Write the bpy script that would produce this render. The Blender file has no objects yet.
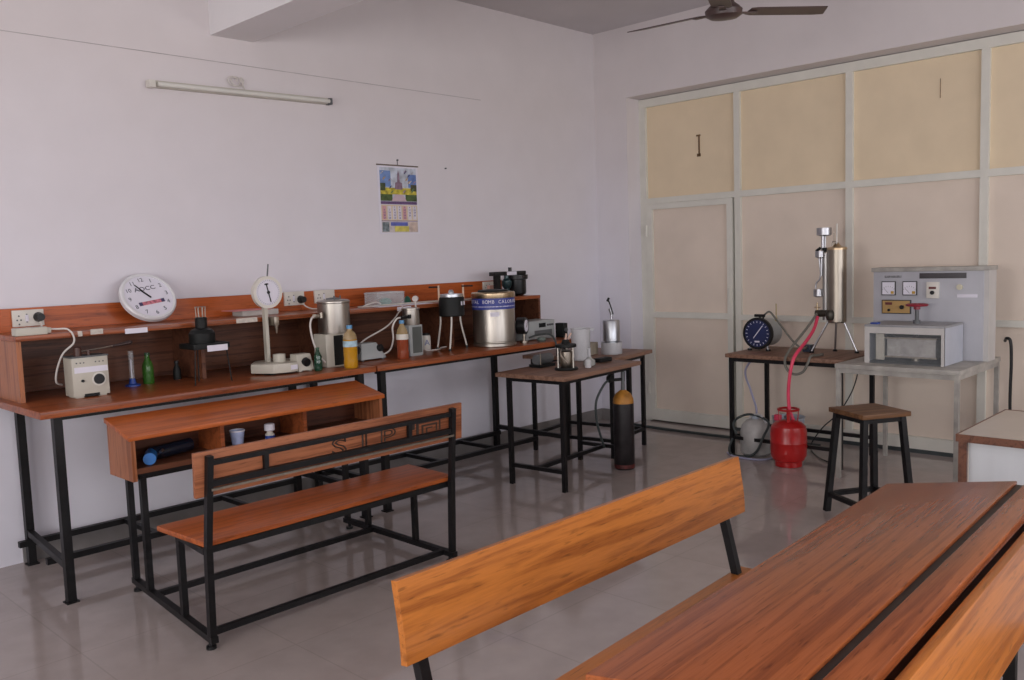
import bpy, bmesh, math, random
from mathutils import Vector, Matrix
random.seed(7)
PI = math.pi
SC = bpy.context.scene
COL = SC.collection

# ------------------------------------------------------------------ materials
MATS = {}
def nodes_of(m):
    m.use_nodes = True
    nt = m.node_tree
    return nt, nt.nodes, nt.links, nt.nodes['Principled BSDF']

def pm(name, col, rough=.5, metal=0., var=.10, scale=9., bump=0., spec=.5, aniso=0., stretch=(1, 1, 1), emit=None):
    """plain procedural surface: base colour broken up by noise"""
    if name in MATS: return MATS[name]
    m = bpy.data.materials.new(name)
    nt, N, L, b = nodes_of(m)
    tc = N.new('ShaderNodeTexCoord'); mp = N.new('ShaderNodeMapping'); mp.inputs['Scale'].default_value = stretch
    L.new(tc.outputs['Object'], mp.inputs[0])
    nz = N.new('ShaderNodeTexNoise'); nz.inputs['Scale'].default_value = scale; nz.inputs['Detail'].default_value = 5
    L.new(mp.outputs[0], nz.inputs['Vector'])
    cr = N.new('ShaderNodeValToRGB')
    cr.color_ramp.elements[0].position = .3; cr.color_ramp.elements[1].position = .72
    cr.color_ramp.elements[0].color = [max(0, c * (1 - var)) for c in col] + [1]
    cr.color_ramp.elements[1].color = [min(1, c * (1 + var)) for c in col] + [1]
    L.new(nz.outputs['Fac'], cr.inputs[0]); L.new(cr.outputs[0], b.inputs['Base Color'])
    b.inputs['Roughness'].default_value = rough; b.inputs['Metallic'].default_value = metal
    b.inputs['Specular IOR Level'].default_value = spec
    if bump:
        bp = N.new('ShaderNodeBump'); bp.inputs['Strength'].default_value = bump; bp.inputs['Distance'].default_value = .01
        L.new(nz.outputs['Fac'], bp.inputs['Height']); L.new(bp.outputs[0], b.inputs['Normal'])
    MATS[name] = m
    return m

def glass(name, col, rough=.05, alpha=.35, ior=1.45):
    """thin clear plastic or glass: tinted see-through shell with reflections"""
    if name in MATS: return MATS[name]
    m = bpy.data.materials.new(name)
    nt, N, L, b = nodes_of(m)
    nz = N.new('ShaderNodeTexNoise'); nz.inputs['Scale'].default_value = 14
    mr = N.new('ShaderNodeMapRange'); mr.inputs[3].default_value = max(0, alpha - .06); mr.inputs[4].default_value = min(1, alpha + .06)
    L.new(nz.outputs['Fac'], mr.inputs[0]); L.new(mr.outputs[0], b.inputs['Alpha'])
    b.inputs['Base Color'].default_value = list(col) + [1]
    b.inputs['Roughness'].default_value = rough; b.inputs['IOR'].default_value = ior
    MATS[name] = m
    return m

def wood(name, base, dark, axis='X', rough=.36, scale=1., contrast=1., coat=.0):
    """wood grain laminate, grain running along the given object axis"""
    if name in MATS: return MATS[name]
    m = bpy.data.materials.new(name)
    nt, N, L, b = nodes_of(m)
    tc = N.new('ShaderNodeTexCoord')
    def mapped(along, across):
        mp = N.new('ShaderNodeMapping')
        mp.inputs['Scale'].default_value = {'X': (along, across, across), 'Y': (across, along, across), 'Z': (across, across, along)}[axis]
        L.new(tc.outputs['Object'], mp.inputs[0]); return mp
    n1 = N.new('ShaderNodeTexNoise'); n1.inputs['Scale'].default_value = 1.; n1.inputs['Detail'].default_value = 3
    n1.inputs['Distortion'].default_value = .6
    L.new(mapped(.9 * scale, 26 * scale).outputs[0], n1.inputs['Vector'])
    mul = N.new('ShaderNodeMath'); mul.operation = 'MULTIPLY'; mul.inputs[1].default_value = 17.
    L.new(n1.outputs['Fac'], mul.inputs[0])
    sn = N.new('ShaderNodeMath'); sn.operation = 'SINE'; L.new(mul.outputs[0], sn.inputs[0])
    rm = N.new('ShaderNodeMapRange'); rm.inputs[1].default_value = -1; rm.inputs[2].default_value = 1
    L.new(sn.outputs[0], rm.inputs[0])
    n2 = N.new('ShaderNodeTexNoise'); n2.inputs['Scale'].default_value = 1.; n2.inputs['Detail'].default_value = 4
    L.new(mapped(9 * scale, 260 * scale).outputs[0], n2.inputs['Vector'])
    n3 = N.new('ShaderNodeTexNoise'); n3.inputs['Scale'].default_value = 1.6
    L.new(tc.outputs['Object'], n3.inputs['Vector'])
    mx = N.new('ShaderNodeMix'); mx.data_type = 'FLOAT'; mx.inputs[0].default_value = .58
    L.new(rm.outputs[0], mx.inputs[2]); L.new(n2.outputs['Fac'], mx.inputs[3])
    mx2 = N.new('ShaderNodeMix'); mx2.data_type = 'FLOAT'; mx2.inputs[0].default_value = .22
    L.new(mx.outputs[0], mx2.inputs[2]); L.new(n3.outputs['Fac'], mx2.inputs[3])
    fl = N.new('ShaderNodeTexNoise'); fl.inputs['Scale'].default_value = 1.; fl.inputs['Detail'].default_value = 2
    L.new(mapped(13 * scale, 120 * scale).outputs[0], fl.inputs['Vector'])
    fr_ = N.new('ShaderNodeMapRange'); fr_.inputs[1].default_value = .60; fr_.inputs[2].default_value = .72; fr_.inputs[3].default_value = 1; fr_.inputs[4].default_value = .62
    L.new(fl.outputs['Fac'], fr_.inputs[0])
    cr = N.new('ShaderNodeValToRGB'); e = cr.color_ramp.elements
    e[0].position = .5 - .26 * contrast; e[1].position = .5 + .10
    e[0].color = list(dark) + [1]; e[1].color = list(base) + [1]
    x = e.new(.8); x.color = [min(1, c * 1.18) for c in base] + [1]
    L.new(mx2.outputs[0], cr.inputs[0])
    fm_ = N.new('ShaderNodeMix'); fm_.data_type = 'RGBA'; fm_.blend_type = 'MULTIPLY'; fm_.inputs[0].default_value = 1
    L.new(cr.outputs[0], fm_.inputs[6]); L.new(fr_.outputs[0], fm_.inputs[7]); L.new(fm_.outputs[2], b.inputs['Base Color'])
    b.inputs['Roughness'].default_value = rough
    b.inputs['Specular IOR Level'].default_value = .32
    b.inputs['Coat Weight'].default_value = coat; b.inputs['Coat Roughness'].default_value = .25
    MATS[name] = m
    return m

def floor_material():
    m = bpy.data.materials.new('floor_tiles')
    nt, N, L, b = nodes_of(m)
    tc = N.new('ShaderNodeTexCoord')
    br = N.new('ShaderNodeTexBrick'); br.offset = 0
    br.inputs['Scale'].default_value = 1.; br.inputs['Brick Width'].default_value = .6; br.inputs['Row Height'].default_value = .6
    br.inputs['Mortar Size'].default_value = .0035; br.inputs['Mortar Smooth'].default_value = .3
    br.inputs['Color1'].default_value = (.40, .345, .325, 1); br.inputs['Color2'].default_value = (.385, .332, .314, 1)
    br.inputs['Mortar'].default_value = (.345, .298, .28, 1)
    L.new(tc.outputs['Object'], br.inputs['Vector'])
    nz = N.new('ShaderNodeTexNoise'); nz.inputs['Scale'].default_value = 7; nz.inputs['Detail'].default_value = 8
    L.new(tc.outputs['Object'], nz.inputs['Vector'])
    mr = N.new('ShaderNodeMapRange'); mr.inputs[3].default_value = .82; mr.inputs[4].default_value = 1.15
    L.new(nz.outputs['Fac'], mr.inputs[0])
    mx = N.new('ShaderNodeMix'); mx.data_type = 'RGBA'; mx.blend_type = 'MULTIPLY'; mx.inputs[0].default_value = 1
    L.new(br.outputs['Color'], mx.inputs[6]); L.new(mr.outputs[0], mx.inputs[7])
    L.new(mx.outputs[2], b.inputs['Base Color'])
    r2 = N.new('ShaderNodeMapRange'); r2.inputs[3].default_value = .05; r2.inputs[4].default_value = .12
    L.new(nz.outputs['Fac'], r2.inputs[0]); L.new(r2.outputs[0], b.inputs['Roughness'])
    b.inputs['Specular IOR Level'].default_value = .5
    return m

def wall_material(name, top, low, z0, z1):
    """distemper paint with blotches; cool skylight below and warm bounce above put into colour"""
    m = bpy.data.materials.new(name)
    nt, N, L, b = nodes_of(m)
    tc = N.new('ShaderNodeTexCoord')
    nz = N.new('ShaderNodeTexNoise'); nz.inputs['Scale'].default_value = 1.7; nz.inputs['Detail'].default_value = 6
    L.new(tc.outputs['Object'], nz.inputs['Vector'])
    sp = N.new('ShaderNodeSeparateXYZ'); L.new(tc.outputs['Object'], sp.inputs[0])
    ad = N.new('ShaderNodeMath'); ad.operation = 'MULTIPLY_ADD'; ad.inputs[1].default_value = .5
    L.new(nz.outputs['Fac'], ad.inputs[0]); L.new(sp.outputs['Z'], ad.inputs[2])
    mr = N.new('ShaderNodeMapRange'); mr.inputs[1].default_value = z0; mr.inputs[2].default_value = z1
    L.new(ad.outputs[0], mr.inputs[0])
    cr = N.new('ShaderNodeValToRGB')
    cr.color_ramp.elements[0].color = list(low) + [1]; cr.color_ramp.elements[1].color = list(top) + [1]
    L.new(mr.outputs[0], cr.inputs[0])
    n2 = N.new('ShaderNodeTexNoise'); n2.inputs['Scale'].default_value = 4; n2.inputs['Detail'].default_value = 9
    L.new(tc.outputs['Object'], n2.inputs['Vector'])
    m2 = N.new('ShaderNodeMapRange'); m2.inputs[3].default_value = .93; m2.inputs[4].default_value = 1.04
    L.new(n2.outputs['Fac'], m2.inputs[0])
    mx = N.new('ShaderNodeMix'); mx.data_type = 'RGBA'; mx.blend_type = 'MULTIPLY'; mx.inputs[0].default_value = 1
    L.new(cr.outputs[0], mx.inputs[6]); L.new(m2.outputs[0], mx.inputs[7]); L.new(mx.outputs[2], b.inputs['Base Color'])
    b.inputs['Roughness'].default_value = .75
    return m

FLOOR = floor_material()
WALL = wall_material('wall_paint', (.68, .63, .63), (.755, .74, .81), 1.3, 3.0)  # top tone holds the dimmer warm bounce, low tone the bluish skylight
CEIL = pm('ceiling_paint', (.58, .55, .56), .8, var=.04, scale=2)
BEAMM = pm('beam_paint', (.76, .74, .75), .8, var=.03, scale=2)
W_FG = wood('wood_laminate_bright', (.46, .155, .030), (.27, .078, .015), 'X', .28, 1., 1.)
W_TOP = wood('wood_laminate_top', (.35, .100, .032), (.21, .054, .018), 'X', .24, 1.1, .9)
W_BEN = wood('wood_bench_top', (.29, .078, .026), (.17, .042, .015), 'X', .28, 1., .9)
W_RED = wood('wood_shelf_red', (.42, .095, .022), (.27, .056, .014), 'X', .32, .9, .8)
W_SIDE = wood('wood_side_panel', (.34, .125, .055), (.19, .06, .025), 'Z', .4, 1., .8)
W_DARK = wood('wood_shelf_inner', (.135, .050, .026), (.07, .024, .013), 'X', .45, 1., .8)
W_DUST = wood('wood_dusty_table', (.235, .130, .088), (.15, .075, .048), 'X', .5, 1., .8)
W_EDGE = wood('wood_edge_brown', (.15, .062, .036), (.08, .03, .018), 'X', .4, 1., .8)
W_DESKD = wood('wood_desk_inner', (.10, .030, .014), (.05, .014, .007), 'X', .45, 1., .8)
W_STOOL = wood('wood_stool', (.165, .078, .034), (.09, .038, .016), 'X', .45, 1., .8)
BLACK = pm('black_painted_steel', (.0075, .0068, .0075), .45, var=.3, scale=30, spec=.28)
BLACKP = pm('black_plastic', (.009, .009, .010), .38, var=.2, spec=.35)
BLACKM = pm('matt_black', (.006, .007, .007), .55, var=.3, spec=.3)
GROOVE = pm('dark_groove', (.02, .013, .010), .5, var=.3)
CREAM = pm('cream_enamel', (.50, .47, .40), .42, var=.06)
WHITEP = pm('white_plastic', (.66, .63, .57), .4, var=.05)
WHITE = pm('white_paper', (.72, .70, .78), .7, var=.03)
GREYE = pm('grey_enamel', (.36, .38, .38), .42, var=.08)
GREYD = pm('dark_grey_enamel', (.10, .105, .11), .5, var=.12)
STEEL = pm('stainless_steel', (.40, .37, .33), .36, 1., var=.10, scale=3, stretch=(30, 30, 1))
STEELD = pm('dull_steel', (.34, .30, .25), .36, 1., var=.14, scale=4, stretch=(20, 20, 1))
BRASSY = pm('brass_tinted_steel', (.55, .42, .27), .30, 1., var=.14, scale=3, stretch=(30, 30, 1))
CHROME = pm('chrome', (.40, .40, .42), .34, 1., var=.04)
ALU = pm('aluminium', (.50, .52, .55), .36, 1., var=.08)
BLUE = pm('blue_band', (.035, .05, .26), .45, var=.08)
NAVY = pm('navy_face', (.012, .02, .085), .4, var=.2)
BLUECAP = pm('blue_cap', (.09, .28, .50), .4, var=.05)
BLUEP = pm('blue_plastic', (.02, .06, .30), .35, var=.1)
TEAL = pm('teal_plastic', (.03, .32, .22), .4, var=.15)
REDC = pm('red_enamel', (.42, .012, .012), .28, var=.08)
REDD = pm('dark_red_paint', (.22, .02, .02), .4, var=.1)
PINK = pm('pink_rubber', (.72, .055, .12), .45, var=.08)
ORANGE = pm('orange_paint', (.40, .17, .022), .55, var=.35, scale=16)
CYLB = pm('worn_black_paint', (.014, .011, .012), .42, var=.6, scale=14, spec=.35)
GREYH = pm('grey_rubber_hose', (.16, .155, .13), .5, var=.1)
DARKH = pm('dark_hose', (.035, .045, .045), .5, var=.15)
LILAC = pm('lilac_tube', (.36, .36, .50), .4, var=.05)
CABLEW = pm('white_cable', (.62, .58, .54), .5, var=.04)
YELLIQ = glass('yellow_liquid', (.55, .27, .012), .12, .80)
REDLIQ = glass('red_brown_liquid', (.26, .052, .02), .12, .92)
CLEARY = glass('clear_bottle_upper', (.50, .36, .18), .08, .55)
GREENG = glass('green_glass', (.012, .055, .03), .06, .82)
GREENB = glass('bright_green_glass', (.04, .15, .02), .08, .8)
CLEAR = glass('clear_glass', (.75, .78, .80), .06, .25)
FROST = glass('frosted_plastic', (.66, .66, .68), .4, .62)
PANE = glass('chamber_pane', (.45, .48, .50), .05, .10)
CONS = pm('console_grey', (.42, .42, .455), .45, var=.05)
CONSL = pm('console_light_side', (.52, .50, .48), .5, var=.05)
CONSW = pm('chamber_grey_white', (.46, .48, .54), .42, var=.05)
TABW = pm('worn_white_steel', (.36, .34, .31), .5, var=.22, scale=12)
PANEL_T = pm('partition_board_upper', (.76, .625, .44), .65, var=.035, scale=5)
PANEL_L = pm('partition_board_lower', (.73, .625, .53), .65, var=.05, scale=3)
PFRAME = pm('partition_frame', (.68, .665, .60), .5, var=.04)
LAMIN = pm('cabinet_white_laminate', (.52, .46, .39), .3, var=.05)
LAMINF = pm('cabinet_front_laminate', (.56, .58, .60), .4, var=.04, scale=14, stretch=(1, 1, .1))
SKIRT = pm('skirting_tile', (.24, .225, .22), .35, var=.1)
GAP_SHADE = pm('gap_shade', (.045, .055, .058), .4, var=.2)
FANB = pm('fan_brown', (.062, .034, .030), .4, var=.1)
TUBEW = pm('tube_glass', (.66, .65, .60), .25, var=.03)
INSUL = pm('insulation_block', (.42, .40, .38), .8, var=.3, scale=12)
LEAD = pm('letter_outline', (.03, .014, .008), .6, var=.1)

# ------------------------------------------------------------------ mesh builder
class MB:
    def __init__(s): s.b = bmesh.new()
    def _add(s, verts, faces, M=None):
        vs = [s.b.verts.new((M @ Vector(v)) if M else v) for v in verts]
        out = []
        for f in faces:
            try: out.append(s.b.faces.new([vs[i] for i in f]))
            except ValueError: pass
        return vs, out
    def box(s, x0, x1, y0, y1, z0, z1, M=None, bev=0.):
        V = [(x, y, z) for z in (z0, z1) for y in (y0, y1) for x in (x0, x1)]
        F = [(0, 2, 3, 1), (4, 5, 7, 6), (0, 1, 5, 4), (2, 6, 7, 3), (0, 4, 6, 2), (1, 3, 7, 5)]
        vs, fs = s._add(V, F, M)
        if bev:
            es = list({e for f in fs for e in f.edges})
            bmesh.ops.bevel(s.b, geom=es, offset=bev, segments=2, affect='EDGES', profile=.6)
        return s
    def hexa(s, V, bev=0.):
        F = [(0, 2, 3, 1), (4, 5, 7, 6), (0, 1, 5, 4), (2, 6, 7, 3), (0, 4, 6, 2), (1, 3, 7, 5)]
        vs, fs = s._add(V, F)
        if bev:
            es = list({e for f in fs for e in f.edges})
            bmesh.ops.bevel(s.b, geom=es, offset=bev, segments=2, affect='EDGES', profile=.6)
        return s
    def bar(s, a, b, w, h=None, up=(0, 0, 1)):
        """square tube from a to b"""
        a, b = Vector(a), Vector(b); h = h or w
        d = (b - a).normalized(); u = Vector(up)
        if abs(d.dot(u)) > .95: u = Vector((0, 1, 0))
        x = d.cross(u).normalized() * w / 2; y = x.cross(d).normalized() * h / 2
        V = []
        for p in (a, b): V += [p - x - y, p + x - y, p - x + y, p + x + y]
        s._add(V, [(0, 2, 3, 1), (4, 5, 7, 6), (0, 1, 5, 4), (2, 6, 7, 3), (0, 4, 6, 2), (1, 3, 7, 5)])
        return s
    def cyl(s, a, b, r0, r1=None, seg=20, caps=True):
        a, b = Vector(a), Vector(b); r1 = r0 if r1 is None else r1
        d = (b - a).normalized(); u = Vector((0, 0, 1)) if abs(d.z) < .9 else Vector((1, 0, 0))
        x = d.cross(u).normalized(); y = d.cross(x)
        V = []
        for p, r in ((a, r0), (b, r1)):
            for k in range(seg):
                t = 2 * PI * k / seg; V.append(p + (x * math.cos(t) + y * math.sin(t)) * r)
        F = [(k, (k + 1) % seg, seg + (k + 1) % seg, seg + k) for k in range(seg)]
        if caps: F += [tuple(range(seg))[::-1], tuple(range(seg, 2 * seg))]
        s._add(V, F); return s
    def lathe(s, prof, c=(0, 0, 0), seg=28, M=None, cap=True):
        """profile [(r, z)] turned about the z axis through c"""
        c = Vector(c); V = []; F = []
        for r, z in prof:
            for k in range(seg):
                t = 2 * PI * k / seg; v = Vector((r * math.cos(t), r * math.sin(t), z))
                V.append((M @ v if M else v) + c)
        n = len(prof)
        for i in range(n - 1):
            for k in range(seg):
                F.append((i * seg + k, i * seg + (k + 1) % seg, (i + 1) * seg + (k + 1) % seg, (i + 1) * seg + k))
        if cap:
            F.append(tuple(range(seg))[::-1]); F.append(tuple(range((n - 1) * seg, n * seg)))
        s._add(V, F); return s
    def tube(s, pts, r, seg=8, smooth=True, n=8):
        P = [Vector(p) for p in pts]
        if smooth and len(P) > 2:
            Q = []
            for i in range(len(P) - 1):
                p0, p1, p2, p3 = P[max(0, i - 1)], P[i], P[i + 1], P[min(len(P) - 1, i + 2)]
                for k in range(n):
                    t = k / n
                    Q.append(.5 * ((2 * p1) + (p2 - p0) * t + (2 * p0 - 5 * p1 + 4 * p2 - p3) * t * t + (3 * p1 - p0 - 3 * p2 + p3) * t ** 3))
            Q.append(P[-1]); P = Q
        V = []; F = []; x = None
        for i, p in enumerate(P):
            d = (P[min(i + 1, len(P) - 1)] - P[max(i - 1, 0)]).normalized()
            if x is None:
                u = Vector((0, 0, 1)) if abs(d.z) < .9 else Vector((1, 0, 0)); x = d.cross(u).normalized()
            else:
                x = (x - d * x.dot(d)).normalized()
            y = d.cross(x)
            for k in range(seg):
                t = 2 * PI * k / seg; V.append(p + (x * math.cos(t) + y * math.sin(t)) * r)
        m = len(P)
        for i in range(m - 1):
            for k in range(seg):
                F.append((i * seg + k, i * seg + (k + 1) % seg, (i + 1) * seg + (k + 1) % seg, (i + 1) * seg + k))
        F.append(tuple(range(seg))[::-1]); F.append(tuple(range((m - 1) * seg, m * seg)))
        s._add(V, F); return s
    def prism(s, poly, z0, z1, M=None, bev=0.):
        n = len(poly)
        V = [(x, y, z0) for x, y in poly] + [(x, y, z1) for x, y in poly]
        F = [tuple(range(n))[::-1], tuple(range(n, 2 * n))] + [(k, (k + 1) % n, n + (k + 1) % n, n + k) for k in range(n)]
        vs, fs = s._add(V, F, M)
        if bev:
            es = list({e for f in fs for e in f.edges})
            bmesh.ops.bevel(s.b, geom=es, offset=bev, segments=2, affect='EDGES', profile=.6)
        return s
    def build(s, name, mat, parent=None, loc=None, M=None, kind=None, label=None, smooth=True):
        bmesh.ops.recalc_face_normals(s.b, faces=s.b.faces)
        if parent is not None and parent.get('_w'):      # world coordinates -> the thing's own
            s.b.transform(wm(parent).inverted())
        if loc is not None: s.b.transform(Matrix.Translation(-Vector(loc)))
        if M is not None: s.b.transform(M)
        me = bpy.data.meshes.new(name); s.b.to_mesh(me); s.b.free()
        if smooth:
            me.shade_smooth(); me.set_sharp_from_angle(angle=math.radians(32))
        me.materials.append(mat)
        o = bpy.data.objects.new(name, me); COL.objects.link(o)
        if loc is not None: o.location = loc
        if parent is not None: o.parent = parent
        if kind: o['kind'] = kind
        if label: o['label'] = label
        return o

def wm(o):
    m = Matrix.Translation(o.location) @ o.rotation_euler.to_matrix().to_4x4()
    return m if o.parent is None else wm(o.parent) @ m

def thing(name, label, cat, loc=(0, 0, 0), rz=0., group=None, world=True):
    o = bpy.data.objects.new(name, None); COL.objects.link(o)
    o.empty_display_size = .1
    o.location = loc; o.rotation_euler = (0, 0, rz); o['label'] = label; o['category'] = cat
    if group: o['group'] = group
    if world: o['_w'] = 1
    return o
def tag(o, label, cat, group=None, kind=None):
    o['label'] = label; o['category'] = cat
    if group: o['group'] = group
    if kind: o['kind'] = kind
    return o
def subpart_root(o, parent):
    """lets sub-parts of o be given in the same coordinates as the part o itself"""
    if parent.get('_w'): o['_w'] = 1
    return o
def struct(name, mb, mat, parent=None, smooth=False):
    o = mb.build(name, mat, None, smooth=smooth)
    if parent is not None: o.parent = parent
    else: o['kind'] = 'structure'
    return o
def text(name, body, size, mat, parent, loc, rot=(PI / 2, 0, 0), ext=.0006, outline=0., align='CENTER', sx=1.):
    cu = bpy.data.curves.new(name, 'FONT'); cu.body = body; cu.size = size
    cu.align_x = align; cu.align_y = 'CENTER'; cu.extrude = ext; cu.resolution_u = 3
    if outline:
        cu.fill_mode = 'NONE'; cu.bevel_depth = outline; cu.bevel_resolution = 0; cu.extrude = 0
    tmp = bpy.data.objects.new(name + '_t', cu); COL.objects.link(tmp)
    bpy.context.view_layer.update()
    me = bpy.data.meshes.new_from_object(tmp.evaluated_get(bpy.context.evaluated_depsgraph_get()))
    bpy.data.objects.remove(tmp); bpy.data.curves.remove(cu)
    M = Matrix.Translation(loc) @ (rot if isinstance(rot, Matrix) else Matrix.LocRotScale(None, __import__('mathutils').Euler(rot), None).to_4x4()) @ Matrix.Diagonal((sx, 1, 1, 1))
    if parent is not None and parent.get('_w'): M = wm(parent).inverted() @ M
    me.transform(M); me.name = name; me.materials.clear(); me.materials.append(mat)
    o = bpy.data.objects.new(name, me); COL.objects.link(o); o.parent = parent
    return o

# ------------------------------------------------------------------ room shell
YA = 5.0          # bench wall plane
XB = 6.32         # far wall plane
XP = 6.50         # partition frame face
ZC = 3.45
XR = -2.6         # rear wall
YR = -3.2         # window wall on the right
struct('floor', MB().box(XR - .2, 7.0, YR - .2, YA + .2, -.1, 0), FLOOR)
struct('ceiling', MB().box(XR - .2, 7.0, YR - .2, YA + .2, ZC, ZC + .15), CEIL)
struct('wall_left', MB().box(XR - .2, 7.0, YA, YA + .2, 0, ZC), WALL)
w = MB()
w.box(XB, 6.72, 4.65, YA, 0, ZC)                      # pier at the corner
w.box(XB, 6.72, YR, 4.65, 2.85, ZC)                   # lintel over the partition
w.box(6.72, 6.9, YR - .2, YA, 0, ZC)
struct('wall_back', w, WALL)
# window walls behind and right of the camera, with openings for the daylight
def wall_with_holes(axis, pos, a0, a1, holes, zs, ze):
    m = MB(); cur = a0
    def bx(p, q, z0, z1):
        if q - p < 1e-4: return
        if axis == 'Y': m.box(p, q, pos - .2, pos, z0, z1)
        else: m.box(pos - .2, pos, p, q, z0, z1)
    for h0, h1 in holes:
        bx(cur, h0, 0, ZC); bx(h0, h1, 0, zs); bx(h0, h1, ze, ZC); cur = h1
    bx(cur, a1, 0, ZC)
    return m
HR = [(-1.6, .4), (1.2, 3.2), (4.0, 5.8)]
HB = [(-2.2, -.4), (.9, 2.9)]
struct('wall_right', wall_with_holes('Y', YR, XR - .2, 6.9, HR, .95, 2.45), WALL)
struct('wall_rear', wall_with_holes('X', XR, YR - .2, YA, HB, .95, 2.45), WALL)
for i, (h0, h1) in enumerate(HR + HB):
    m = MB(); R = i < 3
    def fr(p, q, z0, z1):
        if R: m.box(p, q, YR - .13, YR - .07, z0, z1)
        else: m.box(XR - .13, XR - .07, p, q, z0, z1)
    fr(h0, h0 + .05, .95, 2.45); fr(h1 - .05, h1, .95, 2.45); fr(h0, h1, .95, 1.0); fr(h0, h1, 2.40, 2.45)
    c = (h0 + h1) / 2; fr(c - .02, c + .02, .95, 2.45)
    struct('window_%d' % (i + 1), m, PFRAME)
# ceiling beam
struct('trim_1', MB().box(2.665, 2.945, YR, YA, 2.885, ZC), BEAMM)
# skirting of grey tile along the bench wall and the corner pier
struct('baseboard_left', MB().box(1.42, XB, YA - .012, YA, 0, .10), SKIRT)
struct('baseboard_back', MB().box(XB - .012, XB, 4.65, YA - .012, 0, .10), SKIRT)

# partition of painted boards in a steel frame, with a door in its first bay
part_root = struct('wall_partition', MB().box(XP + .03, XP + .05, YR, 4.65, 1.97, 2.80), PANEL_T)
struct('lower_board', MB().box(XP + .03, XP + .05, YR, 3.70, .03, 1.94), PANEL_L, part_root)
f = MB()
f.box(XP, XP + .07, 4.585, 4.65, 0, 2.845)
for y in (3.692, 2.768, 1.85, .93, .01, -.91, -1.83, -2.75):
    f.box(XP, XP + .07, y - .026, y + .026, .03, 2.80)
f.box(XP - .003, XP + .07, YR, 4.649, 2.775, 2.844)
f.box(XP - .002, XP + .07, YR, 4.65, 1.935, 1.985)
f.box(XP - .002, XP + .07, YR, 3.692, .93, .975)
f.box(XP - .003, XP + .07, YR, 3.692, .031, .12)
struct('frame', f, PFRAME, part_root)
struct('rust_stain', MB().box(XP + .026, XP + .0305, 4.052, 4.066, 2.31, 2.47).box(XP + .026, XP + .0305, 4.045, 4.085, 2.468, 2.482).box(XP + .026, XP + .0305, 4.045, 4.08, 2.300, 2.325)
       .box(XP + .026, XP + .0305, 2.140, 2.143, 2.50, 2.63), pm('rust_brown', (.16, .09, .04), .8, var=.5, scale=60), part_root)
d = struct('door_1', MB().box(XP + .015, XP + .035, 3.76, 4.56, .02, 1.93), PANEL_L)
g = MB()
g.box(XP - .012, XP + .05, 4.525, 4.58, .015, 1.932); g.box(XP - .012, XP + .05, 3.735, 3.785, .015, 1.932)
g.box(XP - .014, XP + .048, 3.736, 4.579, 1.885, 1.933); g.box(XP - .014, XP + .048, 3.736, 4.579, .935, .985); g.box(XP - .014, XP + .048, 3.736, 4.579, .014, .115)
struct('door_frame', g, PFRAME, d)
struct('handle', MB().box(XP - .035, XP - .012, 3.75, 3.765, 1.06, 1.20).box(XP - .02, XP - .01, 3.745, 3.77, 1.04, 1.22), PFRAME, d)
struct('hinge', MB().cyl((XP - .015, 4.583, 1.65), (XP - .015, 4.583, 1.75), .012, seg=10), PFRAME, d)
struct('hinge', MB().cyl((XP - .015, 4.583, .25), (XP - .015, 4.583, .35), .012, seg=10), PFRAME, d)
struct('trim_2', MB().box(XP + .005, XP + .06, YR, 3.74, 0, .03), GAP_SHADE)  # dark strip standing in for the shaded gap under the partition

# ------------------------------------------------------------------ lab benches
def lab_bench(x0, label, first):
    x1 = x0 + 1.845
    t = thing('lab_bench', label, 'bench', (x0, 4.98, 0), group='wall benches')
    m = MB()
    if first: poly = [(x0, 4.17), (x1, 4.17), (x1, 4.98), (x0, 4.98)]
    else:
        poly = [(x0, 4.17)] + [(x1 - .07 + .07 * math.sin(a), 4.24 - .07 * math.cos(a)) for a in [k * PI / 12 for k in range(7)]] + [(x1, 4.98), (x0, 4.98)]
    m.prism(poly, .86, .895, bev=.006)
    m.build('worktop', W_BEN, t)
    a, b = (x0 + .078, x1 - .10) if first else (x0 + .05, x1 - .12)
    for x in (a, b):
        xb = x + (.065 if first and x == a else 0)
        for q, y in ((x, 4.205), (xb, 4.935)):
            MB().box(q - .019, q + .019, y - .019, y + .019, .004, .86).box(q - .028, q + .028, y - .028, y + .028, 0, .006).build('leg', BLACK, t)
        MB().bar((x, 4.205, .17), (xb, 4.935, .17), .028, .032).build('side_rail', BLACK, t)
    MB().box(a, b, 4.25, 4.27, .835, .8595).box(a, b, 4.925, 4.94, .825, .8595).build('apron', BLACK, t)
    f = MB(); f.bar((a, 4.90, .125), (b, 4.90, .125), .03); f.bar((a, 4.50, .125), (b, 4.50, .125), .03)
    for x in ((x0 + .62, x0 + 1.2) if first else (x0 + .76, x0 + 1.29)):
        f.bar((x, 4.5, .125), (x, 4.9, .125), .025)
    f.build('foot_rail', BLACK, t)
    return t
lab_bench(1.30, 'long wood laminate lab bench on black legs, left one below the clock', True)
lab_bench(3.155, 'long wood laminate lab bench on black legs, right one under the steel calorimeter drum', False)

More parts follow.
